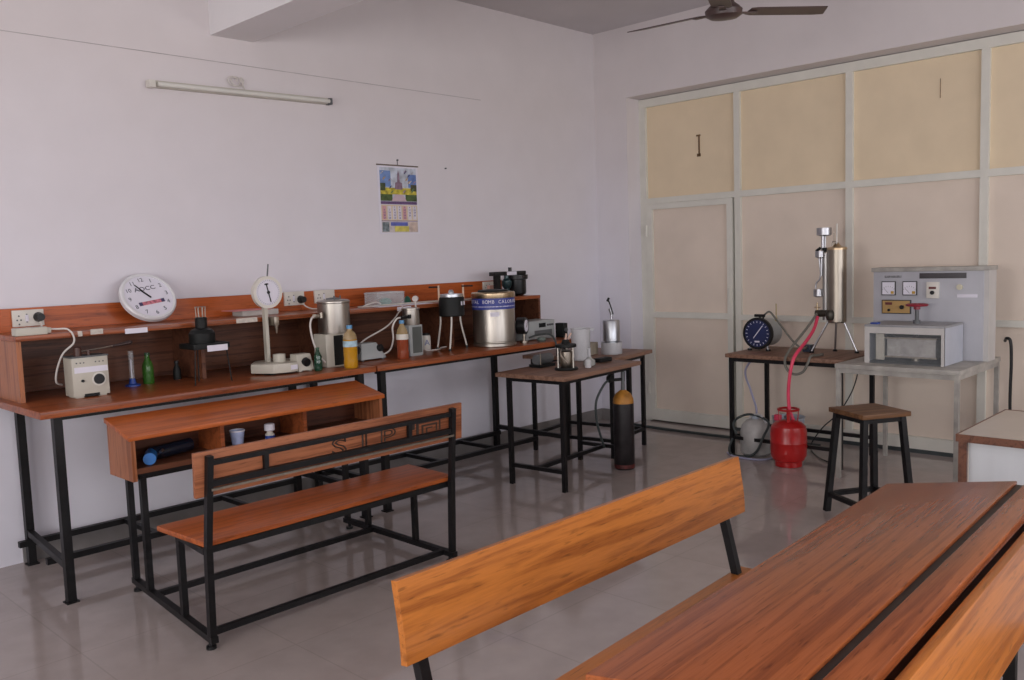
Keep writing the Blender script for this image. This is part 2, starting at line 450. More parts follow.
def shelf(x0, x1, divs, label, end, labels):
    t = thing('bench_shelf', label, 'shelf', (x0, 4.97, .895), group='shelves on the wall benches')
    MB().box(x0, x1, 4.545, 4.955, 1.188, 1.213, bev=.002).build('shelf_board', W_SIDE if 0 else W_EDGE if 0 else W_BEN, t)
    MB().box(x0, x1, 4.955, 4.975, .896, 1.332).build('back_panel', W_RED, t)
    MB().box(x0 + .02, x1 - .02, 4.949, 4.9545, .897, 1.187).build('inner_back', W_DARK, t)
    if not end:
        MB().box(x0, x0 + .022, 4.548, 4.953, .896, 1.187).build('side_panel', W_SIDE, t)
    else:
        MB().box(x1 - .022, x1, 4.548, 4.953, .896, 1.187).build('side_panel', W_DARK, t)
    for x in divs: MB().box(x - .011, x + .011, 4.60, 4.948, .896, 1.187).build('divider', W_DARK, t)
    for a, b, z, mm in labels:
        MB().box(a, b, 4.541, 4.545, z - .013, z + .013).build('paper_label', mm, t)
    return t
TAPE = pm('old_tape', (.55, .50, .44), .7, var=.15, scale=40)
shelf(1.34, 3.155, (2.29, 3.13), 'brown open shelf unit on the left bench, clock leaning on it', False,
      [(1.85, 1.965, 1.196, WHITE), (2.47, 2.60, 1.203, TAPE), (1.62, 1.64, 1.203, TAPE), (1.68, 1.74, 1.207, TAPE)])
shelf(3.16, 5.02, (4.15,), 'brown open shelf unit on the right bench, black clamp on its end', True,
      [(3.62, 3.735, 1.195, WHITE)])

def socket_plate(x0, x1, z0, z1, label, parent_group='sockets'):
    t = thing('socket_plate', label, 'socket', ((x0 + x1) / 2, 4.953, z0), group='socket plates on the shelf backs')
    MB().box(x0, x1, 4.938, 4.9545, z0, z1, bev=.003).build('plate', WHITEP, t)
    n = MB(); w_ = x1 - x0
    for k, (u, v) in enumerate(((.2, .65), (.14, .4), (.26, .4), (.2, .15), (.45, .72), (.45, .28))):
        n.cyl((x0 + u * w_, 4.9385, z0 + v * (z1 - z0)), (x0 + u * w_, 4.9365, z0 + v * (z1 - z0)), .0045, seg=8)
    n.build('pin_holes', GREYD, t)
    MB().box(x0 + .40 * w_, x0 + .5 * w_, 4.934, 4.938, z0 + .3 * (z1 - z0), z0 + .7 * (z1 - z0), bev=.001).build('switch', WHITE, t)
    return t
socket_plate(1.45, 1.60, 1.237, 1.322, 'white switch socket plate on the shelf back at the far left end')
socket_plate(3.03, 3.175, 1.247, 1.335, 'white socket plate just right of the dial gauge, with black plug')
socket_plate(3.255, 3.41, 1.25, 1.335, 'white socket plate above the larger steel viscometer pot, no plug')
socket_plate(4.80, 4.94, 1.245, 1.325, 'white socket plate behind the black clamp at the right end')
def plug(x, z, label, pts):
    t = thing('power_plug', label, 'plug', (x, 4.936, z - .025), group='black plugs in the sockets')
    MB().cyl((x, 4.936, z), (x, 4.895, z), .026, .019, seg=18).build('plug_body', BLACKP, t)
    MB().tube(pts, .0045).build('cable', CABLEW, t)
plug(1.573, 1.282, 'round black plug in the far left socket plate', [(1.573, 4.91, 1.258), (1.572, 4.90, 1.243), (1.565, 4.885, 1.226), (1.55, 4.86, 1.218)])
plug(3.145, 1.283, 'round black plug in the socket right of the dial gauge', [(3.145, 4.91, 1.258), (3.15, 4.89, 1.24), (3.18, 4.87, 1.222), (3.23, 4.86, 1.219)])

# extension box on the shelf end, cable running down to the melting point box
t = thing('extension_box', 'cream extension box on the left end of the shelf, white cable hanging', 'adapter', (1.40, 4.58, 1.214))
MB().box(1.345, 1.485, 4.55, 4.615, 1.2135, 1.250, bev=.004).build('box', CREAM, t)
MB().box(1.485, 1.507, 4.565, 4.60, 1.218, 1.244, bev=.003).build('cable_grip', CREAM, t)
MB().tube([(1.507, 4.58, 1.235), (1.54, 4.575, 1.233), (1.575, 4.55, 1.23), (1.592, 4.53, 1.20), (1.590, 4.528, 1.16), (1.548, 4.56, 1.11), (1.525, 4.59, 1.03), (1.525, 4.61, .97), (1.56, 4.64, .95)], .0048).build('cable', CABLEW, t)

# melting point apparatus
t = thing('melting_point_apparatus', 'small cream instrument box with round black dial on the left bench end', 'instrument', (1.55, 4.46, .895), math.radians(1), world=False)
MB().box(0, .172, 0, .105, .008, .196, bev=.003).box(.012, .05, .01, .095, 0, .01).box(.122, .16, .01, .095, 0, .01).build('box', CREAM, t)
MB().box(.05, .122, -.001, .01, .004, .018).build('foot_slot', BLACKM, t)
MB().box(-.003, .175, -.003, .108, .196, .203).build('top_plate', GREYD, t)
MB().cyl((.05, .05, .203), (.05, .05, .243), .018).cyl((.10, .045, .203), (.10, .045, .228), .009).build('oil_pot', pm('brown_pot', (.07, .028, .02), .4), t)
r = MB().tube([(.04, .05, .222), (.15, .04, .230), (.24, .03, .240)], .003, smooth=False).build('rod', STEELD, t)
MB().cyl((.215, .034, .236), (.30, .024, .247), .006, .011, seg=12).cyl((.30, .024, .247), (.31, .023, .248), .011, .005, seg=12).build('rod_handle', pm('brown_handle', (.03, .014, .012), .4), r)
k = MB().cyl((.122, 0, .085), (.122, -.006, .085), .034, seg=28).build('dial_ring', WHITEP, t)
MB().cyl((.122, -.006, .085), (.122, -.016, .085), .026, .023, seg=24).build('dial_knob', BLACKP, k)
MB().cyl((.045, 0, .083), (.045, -.007, .083), .007, seg=12).build('switch', BLACKP, t)
MB().box(.010, .168, -.0015, 0, .122, .150).build('paper_label', WHITE, t)
n = MB()
for x in (.022, .040, .056, .112, .13, .148): n.cyl((x, 0, .171), (x, -.002, .171), .0035, seg=8)
n.build('terminals', GREYD, t)

# small glassware in the left bays
t = thing('measuring_cylinder', 'thin glass measuring cylinder on a blue base, left of the green bottle', 'cylinder', (1.925, 4.68, .895))
MB().lathe([(.038, .895), (.038, .902), (.02, .908), (.014, .935)], (1.925, 4.68, 0)).build('base', BLUEP, t)
MB().lathe([(.0125, .935), (.0125, 1.075), (.016, 1.08)], (1.925, 4.68, 0)).build('glass_tube', CLEAR, t)
MB().cyl((1.920, 4.672, .94), (1.920, 4.672, 1.035), .0035, seg=8).build('white_streak', WHITE, t)  # thin white streak inside the glass tube
t = thing('glass_bottle', 'small bright green bottle standing upright in the left shelf bay', 'bottle', (2.02, 4.70, .895))
MB().lathe([(.028, .895), (.029, .90), (.029, .985), (.026, 1.0), (.013, 1.03), (.012, 1.05)], (2.02, 4.70, 0)).build('bottle_body', GREENB, t)
MB().cyl((2.02, 4.70, 1.05), (2.02, 4.70, 1.062), .014).build('cap', pm('dark_green_cap', (.02, .07, .03), .4), t)
t = thing('shade_bottle', 'small black bottle shape added for the dark shade between green bottle and tripod', 'bottle', (2.19, 4.72, .895))  # added black shape that stands in for dark shade in the bay
MB().lathe([(.02, .895), (.021, .90), (.021, .95), (.01, .975), (.01, .985)], (2.19, 4.72, 0)).build('bottle_body', BLACKM, t)
MB().cyl((2.19, 4.72, .985), (2.19, 4.72, .998), .012).build('cap', BLACKP, t)

# Abel flash point cup on a tripod
t = thing('flash_point_cup', 'black lantern-like flash point cup on a labelled thin-legged tripod', 'instrument', (2.215, 4.45, .895))
cx, cy = 2.215, 4.45
MB().box(cx - .095, cx + .11, cy - .09, cy + .075, 1.080, 1.108, bev=.003).build('tray', BLACKM, t)
for x, y in ((cx - .08, cy - .075), (cx + .095, cy - .075), (cx + .0, cy + .06)):
    MB().tube([(x, y, 1.082), (x + (x - cx) * .18, y + (y - cy) * .1, .895)], .0035, smooth=False).build('leg', BLACK, t)
MB().box(cx - .02, cx + .095, cy - .0925, cy - .09, 1.066, 1.098).build('paper_label', WHITE, t)
MB().lathe([(.066, 1.108), (.067, 1.112), (.067, 1.16), (.055, 1.178), (.033, 1.187)], (cx, cy, 0)).build('cup_body', BLACKM, t)
MB().lathe([(.031, 1.187), (.031, 1.24), (.026, 1.245)], (cx, cy, 0)).build('collar', BLACKM, t)
c = MB()
for k in range(8):
    a = k * PI / 4; c.cyl((cx + .025 * math.cos(a), cy + .025 * math.sin(a), 1.243), (cx + .027 * math.cos(a), cy + .027 * math.sin(a), 1.30), .0016, seg=6)
c.tube([(cx + .027 * math.cos(k * PI / 8), cy + .027 * math.sin(k * PI / 8), 1.30) for k in range(17)], .0018, 6, False)
c.build('wire_cage', STEELD, t)

# pink and white sheets on shelf
o = MB().box(2.56, 2.80, 4.72, 4.88, 1.246, 1.249).build('paper_sheet', pm('pink_paper', (.62, .22, .22), .7), loc=(2.68, 4.80, 1.246)); tag(o, 'thin pink sheet lying on the small white box on the shelf', 'paper')
o = MB().box(2.62, 2.86, 4.74, 4.86, 1.2135, 1.245, bev=.002).build('carton', pm('pale_card', (.50, .47, .44), .7), loc=(2.74, 4.80, 1.2135)); tag(o, 'low pale carton on the shelf behind the dial gauge, pink sheet on top', 'box')

# dial penetrometer
t = thing('dial_penetrometer', 'cream dial gauge stand with big round white dial on its pillar', 'instrument', (2.69, 4.50, .895))
P = [(2.50, 4.47), (2.57, 4.345), (2.66, 4.315), (2.714, 4.325), (2.720, 4.445), (2.80, 4.455), (2.80, 4.56), (2.72, 4.62), (2.60, 4.60)]
b = MB().prism(P, .905, .958, bev=.006).build('base', CREAM, t); subpart_root(b, t)
MB().box(2.56, 2.78, 4.37, 4.56, .8955, .906).build('rubber_feet', BLACKM, b)
MB().box(-.055, .055, -.002, 0, -.014, .014).build('paper_label', WHITE, t, M=Matrix.Translation((2.74 - 2.69, 4.345 - 4.50, .033)) @ Matrix.Rotation(math.radians(57), 4, 'Z')) if 0 else None
MB().bar((2.662, 4.3155, .932), (2.710, 4.3235, .932), .003, .026).build('paper_label', WHITE, t)
MB().box(2.626, 2.646, 4.50, 4.53, .957, 1.28).build('pillar', CREAM, t)
hz = 1.355; dc = Vector((2.648, 4.50, hz))
h = MB().cyl(dc + Vector((0, .016, 0)), dc + Vector((0, -.012, 0)), .092, seg=40).build('dial_case', WHITEP, t); subpart_root(h, t)
MB().cyl(dc + Vector((0, -.012, 0)), dc + Vector((0, -.0135, 0)), .074, seg=36).build('dial_face', WHITE, h)
tk = MB()
for k in range(36):
    a = k * PI / 18; tk.bar(dc + Vector((.064 * math.cos(a), -.0142, .064 * math.sin(a))), dc + Vector((.072 * math.cos(a), -.0142, .072 * math.sin(a))), .0018, .001, up=(0, 1, 0))
tk.build('scale_marks', GREYD, h)
MB().bar(dc + Vector((-.012, -.0155, .052)), dc + Vector((.014, -.0155, -.056)), .007, .001, up=(0, 1, 0)).bar(dc + Vector((-.022, -.0155, .046)), dc + Vector((.002, -.0155, .048)), .008, .001, up=(0, 1, 0)).cyl(dc + Vector((0, -.013, 0)), dc + Vector((0, -.019, 0)), .009, seg=14).build('pointer', BLACKP, h)
MB().cyl((2.655, 4.50, 1.44), (2.665, 4.50, 1.515), .0042, seg=10).build('plunger_rod', GREYD, t)
MB().box(2.655, 2.685, 4.45, 4.53, 1.165, 1.215, bev=.003).cyl((2.672, 4.46, 1.165), (2.672, 4.46, 1.12), .011, .004, seg=14).build('needle_holder', STEELD, t)
MB().lathe([(.034, .958), (.035, .962), (.035, 1.0), (.031, 1.0), (.031, .985), (.001, .985)], (2.672, 4.45, 0), cap=False).build('sample_cup', CREAM, t)
t = thing('heater_regulator', 'small cream regulator box with round black knob right of dial gauge', 'regulator', (2.80, 4.41, .895))
b = MB().hexa([(2.7250, 4.335, .902), (2.8300, 4.335, .902), (2.7250, 4.43, .902), (2.8300, 4.43, .902), (2.7300, 4.365, .995), (2.8250, 4.365, .995), (2.7300, 4.43, .995), (2.8250, 4.43, .995)], bev=.004).box(2.7350, 2.7550, 4.35, 4.42, .8955, .903).box(2.8000, 2.8200, 4.35, 4.42, .8955, .903).build('box', CREAM, t)
kn = MB().cyl((2.7800, 4.352, .952), (2.7800, 4.330, .945), .026, .023, seg=22).build('knob', BLACKP, t)

# viscometers
def viscometer(name, label, cx, cy, bw, bz, r, zt, face, panel, right_panel):
    t = thing(name, label, 'viscometer', (cx, cy, .895))
    MB().box(cx - bw, cx + bw * .9, cy - bw * .8, cy + bw * .6, .900, bz, bev=.004).box(cx - bw + .01, cx + bw * .8, cy - bw * .7, cy + bw * .5, .8955, .902).build('housing', face, t)
    if right_panel: MB().box(cx - .035, cx + .03, cy - bw * .8 - .002, cy - bw * .8 + .001, .905, bz - .01).build('black_panel', panel, t)
    else: MB().box(cx - bw * .55, cx + bw * .75, cy - bw * .8 - .002, cy - bw * .8 + .001, .915, bz - .012).build('side_panel', panel, t)
    return t
t = viscometer('redwood_viscometer', 'larger steel viscometer pot on a cream and black housing, behind yellow bottle', 3.02, 4.43, .09, 1.092, .1, 1.28, CREAM, BLACKM, True)
MB().lathe([(.094, 1.093), (.095, 1.10), (.095, 1.27), (.099, 1.274), (.099, 1.282), (.085, 1.29), (.03, 1.295)], (3.045, 4.43, 0), 36).build('pot', STEEL, t)
MB().cyl((3.02, 4.38, 1.28), (3.02, 4.38, 1.315), .006).cyl((3.09, 4.42, 1.28), (3.09, 4.42, 1.315), .004).lathe([(.045, 1.291), (.04, 1.301), (.01, 1.305)], (3.045, 4.43, 0)).build('lid', GREYD, t)
MB().cyl((2.955, 4.42, 1.20), (2.865, 4.36, 1.205), .008).cyl((2.93, 4.395, 1.19), (2.93, 4.395, 1.222), .013).cyl((2.90, 4.38, 1.203), (2.86, 4.357, 1.206), .013).build('side_tap', STEELD, t)
MB().tube([(2.862, 4.36, 1.205), (2.83, 4.34, 1.195), (2.815, 4.335, 1.15), (2.83, 4.335, 1.06), (2.87, 4.345, .98), (2.92, 4.36, .93)], .0055).build('cable', CABLEW, t)
t = viscometer('saybolt_viscometer', 'smaller steel viscometer pot on a grey housing, behind the red bottle', 3.63, 4.42, .058, 1.095, .065, 1.2, GREYE, pm('grey_green_panel', (.09, .10, .095), .4), False)
MB().lathe([(.054, 1.096), (.055, 1.10), (.055, 1.192), (.06, 1.195), (.06, 1.203), (.03, 1.207)], (3.63, 4.42, 0), 32).build('pot', STEEL, t)
MB().cyl((3.665, 4.41, 1.20), (3.665, 4.41, 1.245), .006).cyl((3.655, 4.402, 1.262), (3.675, 4.418, 1.262), .019, seg=20).build('thermometer_knob', pm('pale_knob', (.5, .45, .42), .4), t)
MB().cyl((3.59, 4.39, 1.15), (3.47, 4.33, 1.155), .005).cyl((3.58, 4.375, 1.14), (3.58, 4.375, 1.165), .012).cyl((3.54, 4.357, 1.153), (3.48, 4.333, 1.155), .010).build('side_tap', BLACKM, t)
MB().tube([(3.475, 4.333, 1.154), (3.44, 4.33, 1.148), (3.41, 4.335, 1.10), (3.43, 4.36, 1.02), (3.43, 4.40, .95), (3.40, 4.45, .92)], .0055).build('cable', CABLEW, t)

# bottles on the bench front
def bottle(name, label, x, y, r, zl, zt, liq, up, cap, lab, z0l, z1l):
    t = thing(name, label, 'bottle', (x, y, .895))
    MB().lathe([(r * .9, .8955), (r, .905), (r, .94), (r * .95, .955), (r, .97), (r, zl)], (x, y, 0)).build('liquid_part', liq, t)
    MB().lathe([(r, zl), (r, zl + .01), (r * .82, zl + .035), (r * .38, zt - .03), (r * .36, zt - .018)], (x, y, 0)).build('bottle_neck', up, t)
    MB().cyl((x, y, zt - .02), (x, y, zt), r * .42, seg=18).build('cap', cap, t)
    MB().lathe([(r * 1.02, z0l), (r * 1.02, z1l)], (x, y, 0), cap=False).build('wrap_label', lab, t)
    return t
bottle('oil_bottle', 'clear plastic bottle of yellow oil with blue cap at the bench edge', 3.02, 4.245, .041, 1.062, 1.145, YELLIQ, CLEARY, BLUECAP, pm('blue_white_label', (.35, .50, .58), .5, var=.5, scale=25), 1.02, 1.055)
bottle('oil_bottle', 'plastic bottle of red-brown oil with white label and blue cap', 3.475, 4.325, .0385, 1.045, 1.138, REDLIQ, CLEARY, BLUECAP, WHITEP, 1.018, 1.052)
t = thing('drink_bottle', 'small dark green glass bottle between regulator and the larger viscometer', 'bottle', (2.853, 4.30, .895))
t.location = (2.835, 4.305, .895)
MB().lathe([(.021, .8955), (.0235, .905), (.0235, .95), (.021, .96), (.0235, .975), (.011, 1.005), (.009, 1.02)], (2.835, 4.305, 0)).build('bottle_body', GREENG, t)
MB().cyl((2.835, 4.305, 1.02), (2.835, 4.305, 1.029), .011).build('cap', pm('dark_green_cap', (.02, .07, .03), .4), t)

# grey sloped heater box
t = thing('energy_regulator', 'grey sloped regulator box with two black knobs, right of the yellow bottle', 'regulator', (3.36, 4.50, .895))
MB().hexa([(3.2250, 4.42, .905), (3.4200, 4.42, .905), (3.2250, 4.53, .905), (3.4200, 4.53, .905), (3.2500, 4.45, 1.005), (3.3650, 4.45, 1.005), (3.2500, 4.53, 1.005), (3.3650, 4.53, 1.005)], bev=.005).build('box', GREYE, t)
fm = MB()
for x in (3.2450, 3.4000):
    for y in (4.435, 4.515): fm.cyl((x, y, .8955), (x, y, .907), .008, seg=10)
fm.build('feet', GREYD, t)
MB().cyl((3.2320, 4.47, .965), (3.2020, 4.45, .963), .026, .022, seg=22).build('knob', BLACKP, t)
MB().cyl((3.3800, 4.447, .965), (3.3880, 4.425, .972), .024, .021, seg=22).build('knob', BLACKP, t)
MB().tube([(3.29, 4.515, 1.0), (3.33, 4.50, 1.03), (3.45, 4.46, 1.09), (3.56, 4.50, 1.14), (3.62, 4.535, 1.17), (3.66, 4.538, 1.205), (3.67, 4.60, 1.222)], .005).build('cable', CABLEW, t)

# clutter on the right shelf
t = thing('plastic_tray', 'clear plastic tray holding green bits on the shelf', 'tray', (3.69, 4.77, 1.2135))
MB().box(3.58, 3.81, 4.70, 4.84, 1.2135, 1.218).box(3.58, 3.583, 4.70, 4.84, 1.218, 1.30).box(3.807, 3.81, 4.70, 4.84, 1.218, 1.30).box(3.58, 3.81, 4.70, 4.703, 1.218, 1.30).box(3.58, 3.81, 4.837, 4.84, 1.218, 1.30).build('tray', CLEAR, t)
MB().box(3.578, 3.812, 4.698, 4.842, 1.296, 1.302).box(3.585, 3.805, 4.705, 4.835, 1.302, 1.305).build('rim', FROST, t)
o = MB().lathe([(.03, 0), (.045, .02), (.03, .04), (.01, .045)], (3.70, 4.77, 1.2185), 12).build('plastic_lump', TEAL, loc=(3.70, 4.77, 1.2185)); tag(o, 'teal green plastic lump inside the clear tray on the shelf', 'lump')
o = MB().lathe([(.022, 0), (.03, .012), (.018, .04), (.008, .05)], (3.90, 4.78, 1.2137), 12).build('green_bulb', pm('dark_teal', (.02, .12, .08), .4), loc=(3.90, 4.78, 1.2137)); tag(o, 'small dark green bulb right of the clear tray on the shelf', 'bulb')
o = MB().prism([(3.50, 4.58), (3.95, 4.57), (3.97, 4.67), (3.52, 4.685)], 1.2135, 1.2165).build('paper_sheet', WHITE, loc=(3.73, 4.62, 1.2135)); tag(o, 'flat white paper sheet on the front of the right shelf below the tray', 'paper')
o = MB().tube([(3.55, 4.70, 1.2195), (4.0, 4.69, 1.2195), (4.12, 4.66, 1.2195)], .005, smooth=False).build('glass_rod', WHITEP, loc=(3.8, 4.63, 1.2135)); tag(o, 'long white rod lying along the right shelf front', 'rod')
o = MB().tube([(4.20, 4.60, 1.2195), (4.55, 4.585, 1.2195)], .006, smooth=False).build('glass_rod', WHITEP, loc=(4.4, 4.59, 1.2135)); tag(o, 'white rod on the shelf between black pot and calorimeter drum', 'rod')
o = MB().tube([(3.42, 4.66, 1.2185), (3.46, 4.64, 1.235), (3.52, 4.63, 1.245), (3.57, 4.65, 1.225), (3.53, 4.68, 1.2185), (3.42, 4.70, 1.2185)], .005).build('cable_loop', CABLEW, loc=(3.48, 4.66, 1.2135)); tag(o, 'loop of white cable lying on the shelf left of the clear tray', 'cable')

t = thing('white_jar', 'small white jar marked with letter A behind the smaller viscometer', 'jar', (3.93, 4.64, .895))
jx, jy = 3.92, 4.625
MB().lathe([(.032, .8955), (.034, .90), (.034, .985), (.03, .995)], (jx, jy, 0)).build('jar_body', WHITEP, t)
MB().cyl((jx, jy, .995), (jx, jy, 1.008), .029).build('lid', BLACKP, t)
text('letter_mark', 'A', .055, pm('pen_grey_blue', (.16, .19, .36), .6), t, (jx - .0155, jy - .0322, .945), (PI / 2, 0, -.45))

# black heater pot on white tripod legs
t = thing('heating_mantle', 'black drum heater with steel lid standing on white legs', 'heater', (4.02, 4.41, .895))
hx, hy = 4.00, 4.435
MB().lathe([(.08, 1.125), (.087, 1.131), (.087, 1.25), (.08, 1.256)], (hx, hy, 0), 32).build('drum', BLACKM, t)
MB().lathe([(.079, 1.256), (.079, 1.274), (.02, 1.278), (.018, 1.293), (.010, 1.303)], (hx, hy, 0), 28).build('lid', ALU, t)
for x, y, fx, fy in ((hx - .05, hy - .05, 3.93, 4.39), (hx + .075, hy + .0, 4.165, 4.475), (hx - .05, hy + .06, 3.96, 4.55)):
    l = MB().tube([(x, y, 1.13), (x + (fx - x) * .15, y + (fy - y) * .15, 1.06), (fx, fy, .905)], .006).build('leg', WHITEP, t); subpart_root(l, t)
    MB().cyl((fx, fy, .8955), (fx, fy, .91), .010, seg=12).build('foot', BLACKP, l)
for s in (-1, 1):
    q = MB().cyl((hx + s * .075, hy - s * .04, 1.235), (hx + s * .075, hy - s * .04, 1.335), .007).build('post', pm('pale_wood', (.60, .42, .30), .5), t); subpart_root(q, t)
    MB().cyl((hx + s * .065, hy - s * .035, 1.325), (hx + s * .12, hy - s * .09, 1.325), .006, seg=10).build('handle', BLACKP, q)
MB().bar((hx + .008, hy - .088, 1.212), (hx + .058, hy - .068, 1.212), .003, .026).build('paper_label', WHITE, t)
o = MB().tube([(3.86, 4.56, .8985), (3.91, 4.53, .8985), (3.98, 4.55, .8985), (4.03, 4.60, .8985), (4.10, 4.62, .8985)], .004).build('loose_cable', CABLEW, loc=(3.98, 4.57, .895)); tag(o, 'pale loose cable lying on bench behind the black drum heater', 'cable')

# digital bomb calorimeter drum
t = thing('bomb_calorimeter', 'large brushed steel calorimeter drum with a blue lettered band', 'calorimeter', (4.315, 4.355, .895))
bx_, by_ = 4.34, 4.375
R = .148
MB().lathe([(R, .8955), (R + .004, .90), (R + .004, .918), (R - .004, .924), (R - .004, .93), (R, .934), (R, 1.25), (R - .002, 1.255)], (bx_, by_, 0), 56).build('drum', STEEL, t)
MB().lathe([(R + .004, 1.233), (R + .006, 1.24), (R + .006, 1.264), (R, 1.272), (.105, 1.275)], (bx_, by_, 0), 56).build('rim', BRASSY, t)
MB().lathe([(.108, 1.275), (.105, 1.286), (.05, 1.29)], (bx_, by_, 0), 40).build('lid', BLACKM, t)
bd = MB().lathe([(R + .002, 1.155), (R + .002, 1.232)], (bx_, by_, 0), 56, cap=False).build('blue_band', BLUE, t); subpart_root(bd, t)
def wrap_text(name, body, size, z, a0, a1, mat, parent):
    """letters wrapped one by one around the drum, as on the printed band"""
    n = len(body); grp = None; meshes = []
    for i, ch in enumerate(body):
        if ch == ' ': continue
        a = a0 + (a1 - a0) * i / (n - 1)
        p = Vector((bx_ + (R + .0025) * math.cos(a), by_ + (R + .0025) * math.sin(a), z))
        Mx = Matrix.Rotation(a + PI / 2, 4, 'Z') @ Matrix.Rotation(PI / 2, 4, 'X')
        meshes.append(text('t', ch, size, mat, parent, p, Mx, ext=.0004, sx=.95))
    bm = bmesh.new()
    for o in meshes: bm.from_mesh(o.data)
    me = bpy.data.meshes.new(name); bm.to_mesh(me); bm.free(); me.materials.append(mat)
    for o in meshes:
        d_ = o.data; bpy.data.objects.remove(o); bpy.data.meshes.remove(d_)
    o = bpy.data.objects.new(name, me); COL.objects.link(o); o.parent = parent
    return o
va = math.atan2(-by_, -bx_)
wrap_text('band_lettering', 'DIGITAL BOMB CALORIMETER', .033, 1.207, va - 1.72, va + 1.86, WHITE, bd)
MB().lathe([(R + .0026, 1.172), (R + .0026, 1.178)], (bx_, by_, 0), 56, cap=False).build('band_line', pm('pale_band_line', (.45, .45, .62), .5, var=.6, scale=60), bd)
lb = MB()
for k in range(6):
    a = va - .16 + k * .07; b = a + .07
    pts_ = [(bx_ + (R + .002) * math.cos(q), by_ + (R + .002) * math.sin(q)) for q in (a, b)]
    lb._add([(pts_[0][0], pts_[0][1], 1.108), (pts_[1][0], pts_[1][1], 1.108), (pts_[1][0], pts_[1][1], 1.137), (pts_[0][0], pts_[0][1], 1.137)], [(0, 1, 2, 3)])
lb.build('paper_label', WHITE, t)

# black clamp press with filter-like cylinder at the shelf end
t = thing('clamp_press', 'black clamp press with hanging cylinder at the right shelf end', 'clamp', (4.87, 4.72, 1.2135))
MB().box(4.665, 5.01, 4.70, 4.765, 1.372, 1.402, bev=.005).build('top_bar', BLACKP, t)
MB().cyl((4.86, 4.73, 1.40), (4.86, 4.73, 1.432), .014).build('screw_knob', BLACKP, t)
MB().box(4.695, 4.735, 4.71, 4.75, 1.2137, 1.375).build('post', BLACKM, t)
MB().lathe([(.02, 1.2137), (.022, 1.22), (.022, 1.27), (.03, 1.28), (.04, 1.30), (.04, 1.33), (.02, 1.35), (.02, 1.373)], (4.815, 4.725, 0)).build('middle_bulb', pm('dark_teal_metal', (.02, .045, .05), .3, .3), t)
MB().lathe([(.045, 1.2137), (.066, 1.225), (.07, 1.24), (.07, 1.335), (.085, 1.34), (.085, 1.372)], (4.935, 4.73, 0), 32).build('cylinder', BLACKP, t)
MB().box(4.795, 4.90, 4.697, 4.7, 1.374, 1.40).build('paper_label', WHITE, t)
MB().tube([(5.0, 4.75, 1.35), (5.02, 4.78, 1.33), (5.035, 4.80, 1.27), (5.012, 4.82, 1.217)], .0025).build('wire', GREYD, t)
t.location.x += .025
o = MB().box(4.73, 4.80, 4.80, 4.83, 1.2137, 1.30).build('pink_card', pm('pale_pink_card', (.55, .32, .26), .7), loc=(4.765, 4.81, 1.2137)); tag(o, 'small upright pinkish card behind the black clamp press on the shelf', 'card')

# gauge, digital meter
t = thing('pressure_gauge', 'round black pressure gauge with white face in front of the grey meter', 'gauge', (4.565, 4.265, .895))
nv = Vector((.42, -.91, 0)); gc = Vector((4.572, 4.30, 1.018))
b = MB().cyl(gc - nv * .05, gc + nv * .012, .060, seg=32).build('case', BLACKP, t); subpart_root(b, t)
MB().cyl(gc + nv * .0121, gc + nv * .014, .043, seg=28).build('face', WHITE, b)
MB().bar(gc + nv * .0155 + Vector((0, 0, -.012)), gc + nv * .0155 + Vector((.018, .008, .028)), .003, .001).build('needle', BLACKP, b)
MB().cyl(gc + Vector((0, .01, -.05)), (4.572, 4.31, .91), .010, seg=14).cyl((4.572, 4.31, .8955), (4.572, 4.31, .912), .032, seg=20).build('stem', STEELD, t)
MB().tube([(4.59, 4.28, .93), (4.65, 4.21, .955), (4.71, 4.165, .94), (4.74, 4.14, .86), (4.75, 4.10, .80), (4.70, 4.05, .765), (4.62, 4.02, .758)], .007).build('hose', DARKH, t)
MB().tube([(4.55, 4.29, .92), (4.45, 4.16, .91), (4.38, 4.12, .902), (4.34, 4.10, .86)], .004).build('thin_tube', GREYH, t) if 0 else None
t = thing('digital_meter', 'light grey metal meter box with dark display right of the steel drum', 'meter', (4.80, 4.48, .895))
MB().box(4.62, 4.965, 4.36, 4.54, .902, 1.035, bev=.004).box(4.64, 4.67, 4.38, 4.52, .8955, .903).box(4.91, 4.94, 4.38, 4.52, .8955, .903).build('case', GREYE, t)
MB().box(4.79, 4.862, 4.357, 4.36, .985, 1.017).build('display', BLACKM, t)
MB().box(4.74, 4.93, 4.357, 4.36, .925, .965).build('key_strip', GREYD, t)
q = MB()
for x in (4.885, 4.91, 4.935): q.cyl((x, 4.36, 1.0), (x, 4.35, 1.0), .008, seg=12)
q.build('buttons', GREYD, t)
o = MB().lathe([(.03, .8955), (.035, .91), (.03, .925), (.012, .93)], (4.70, 4.255, 0), 18).build('crucible', pm('green_grey_metal', (.16, .2, .18), .3, .5), loc=(4.70, 4.255, .895)); tag(o, 'small green-grey round crucible at the bench edge before the meter', 'crucible')

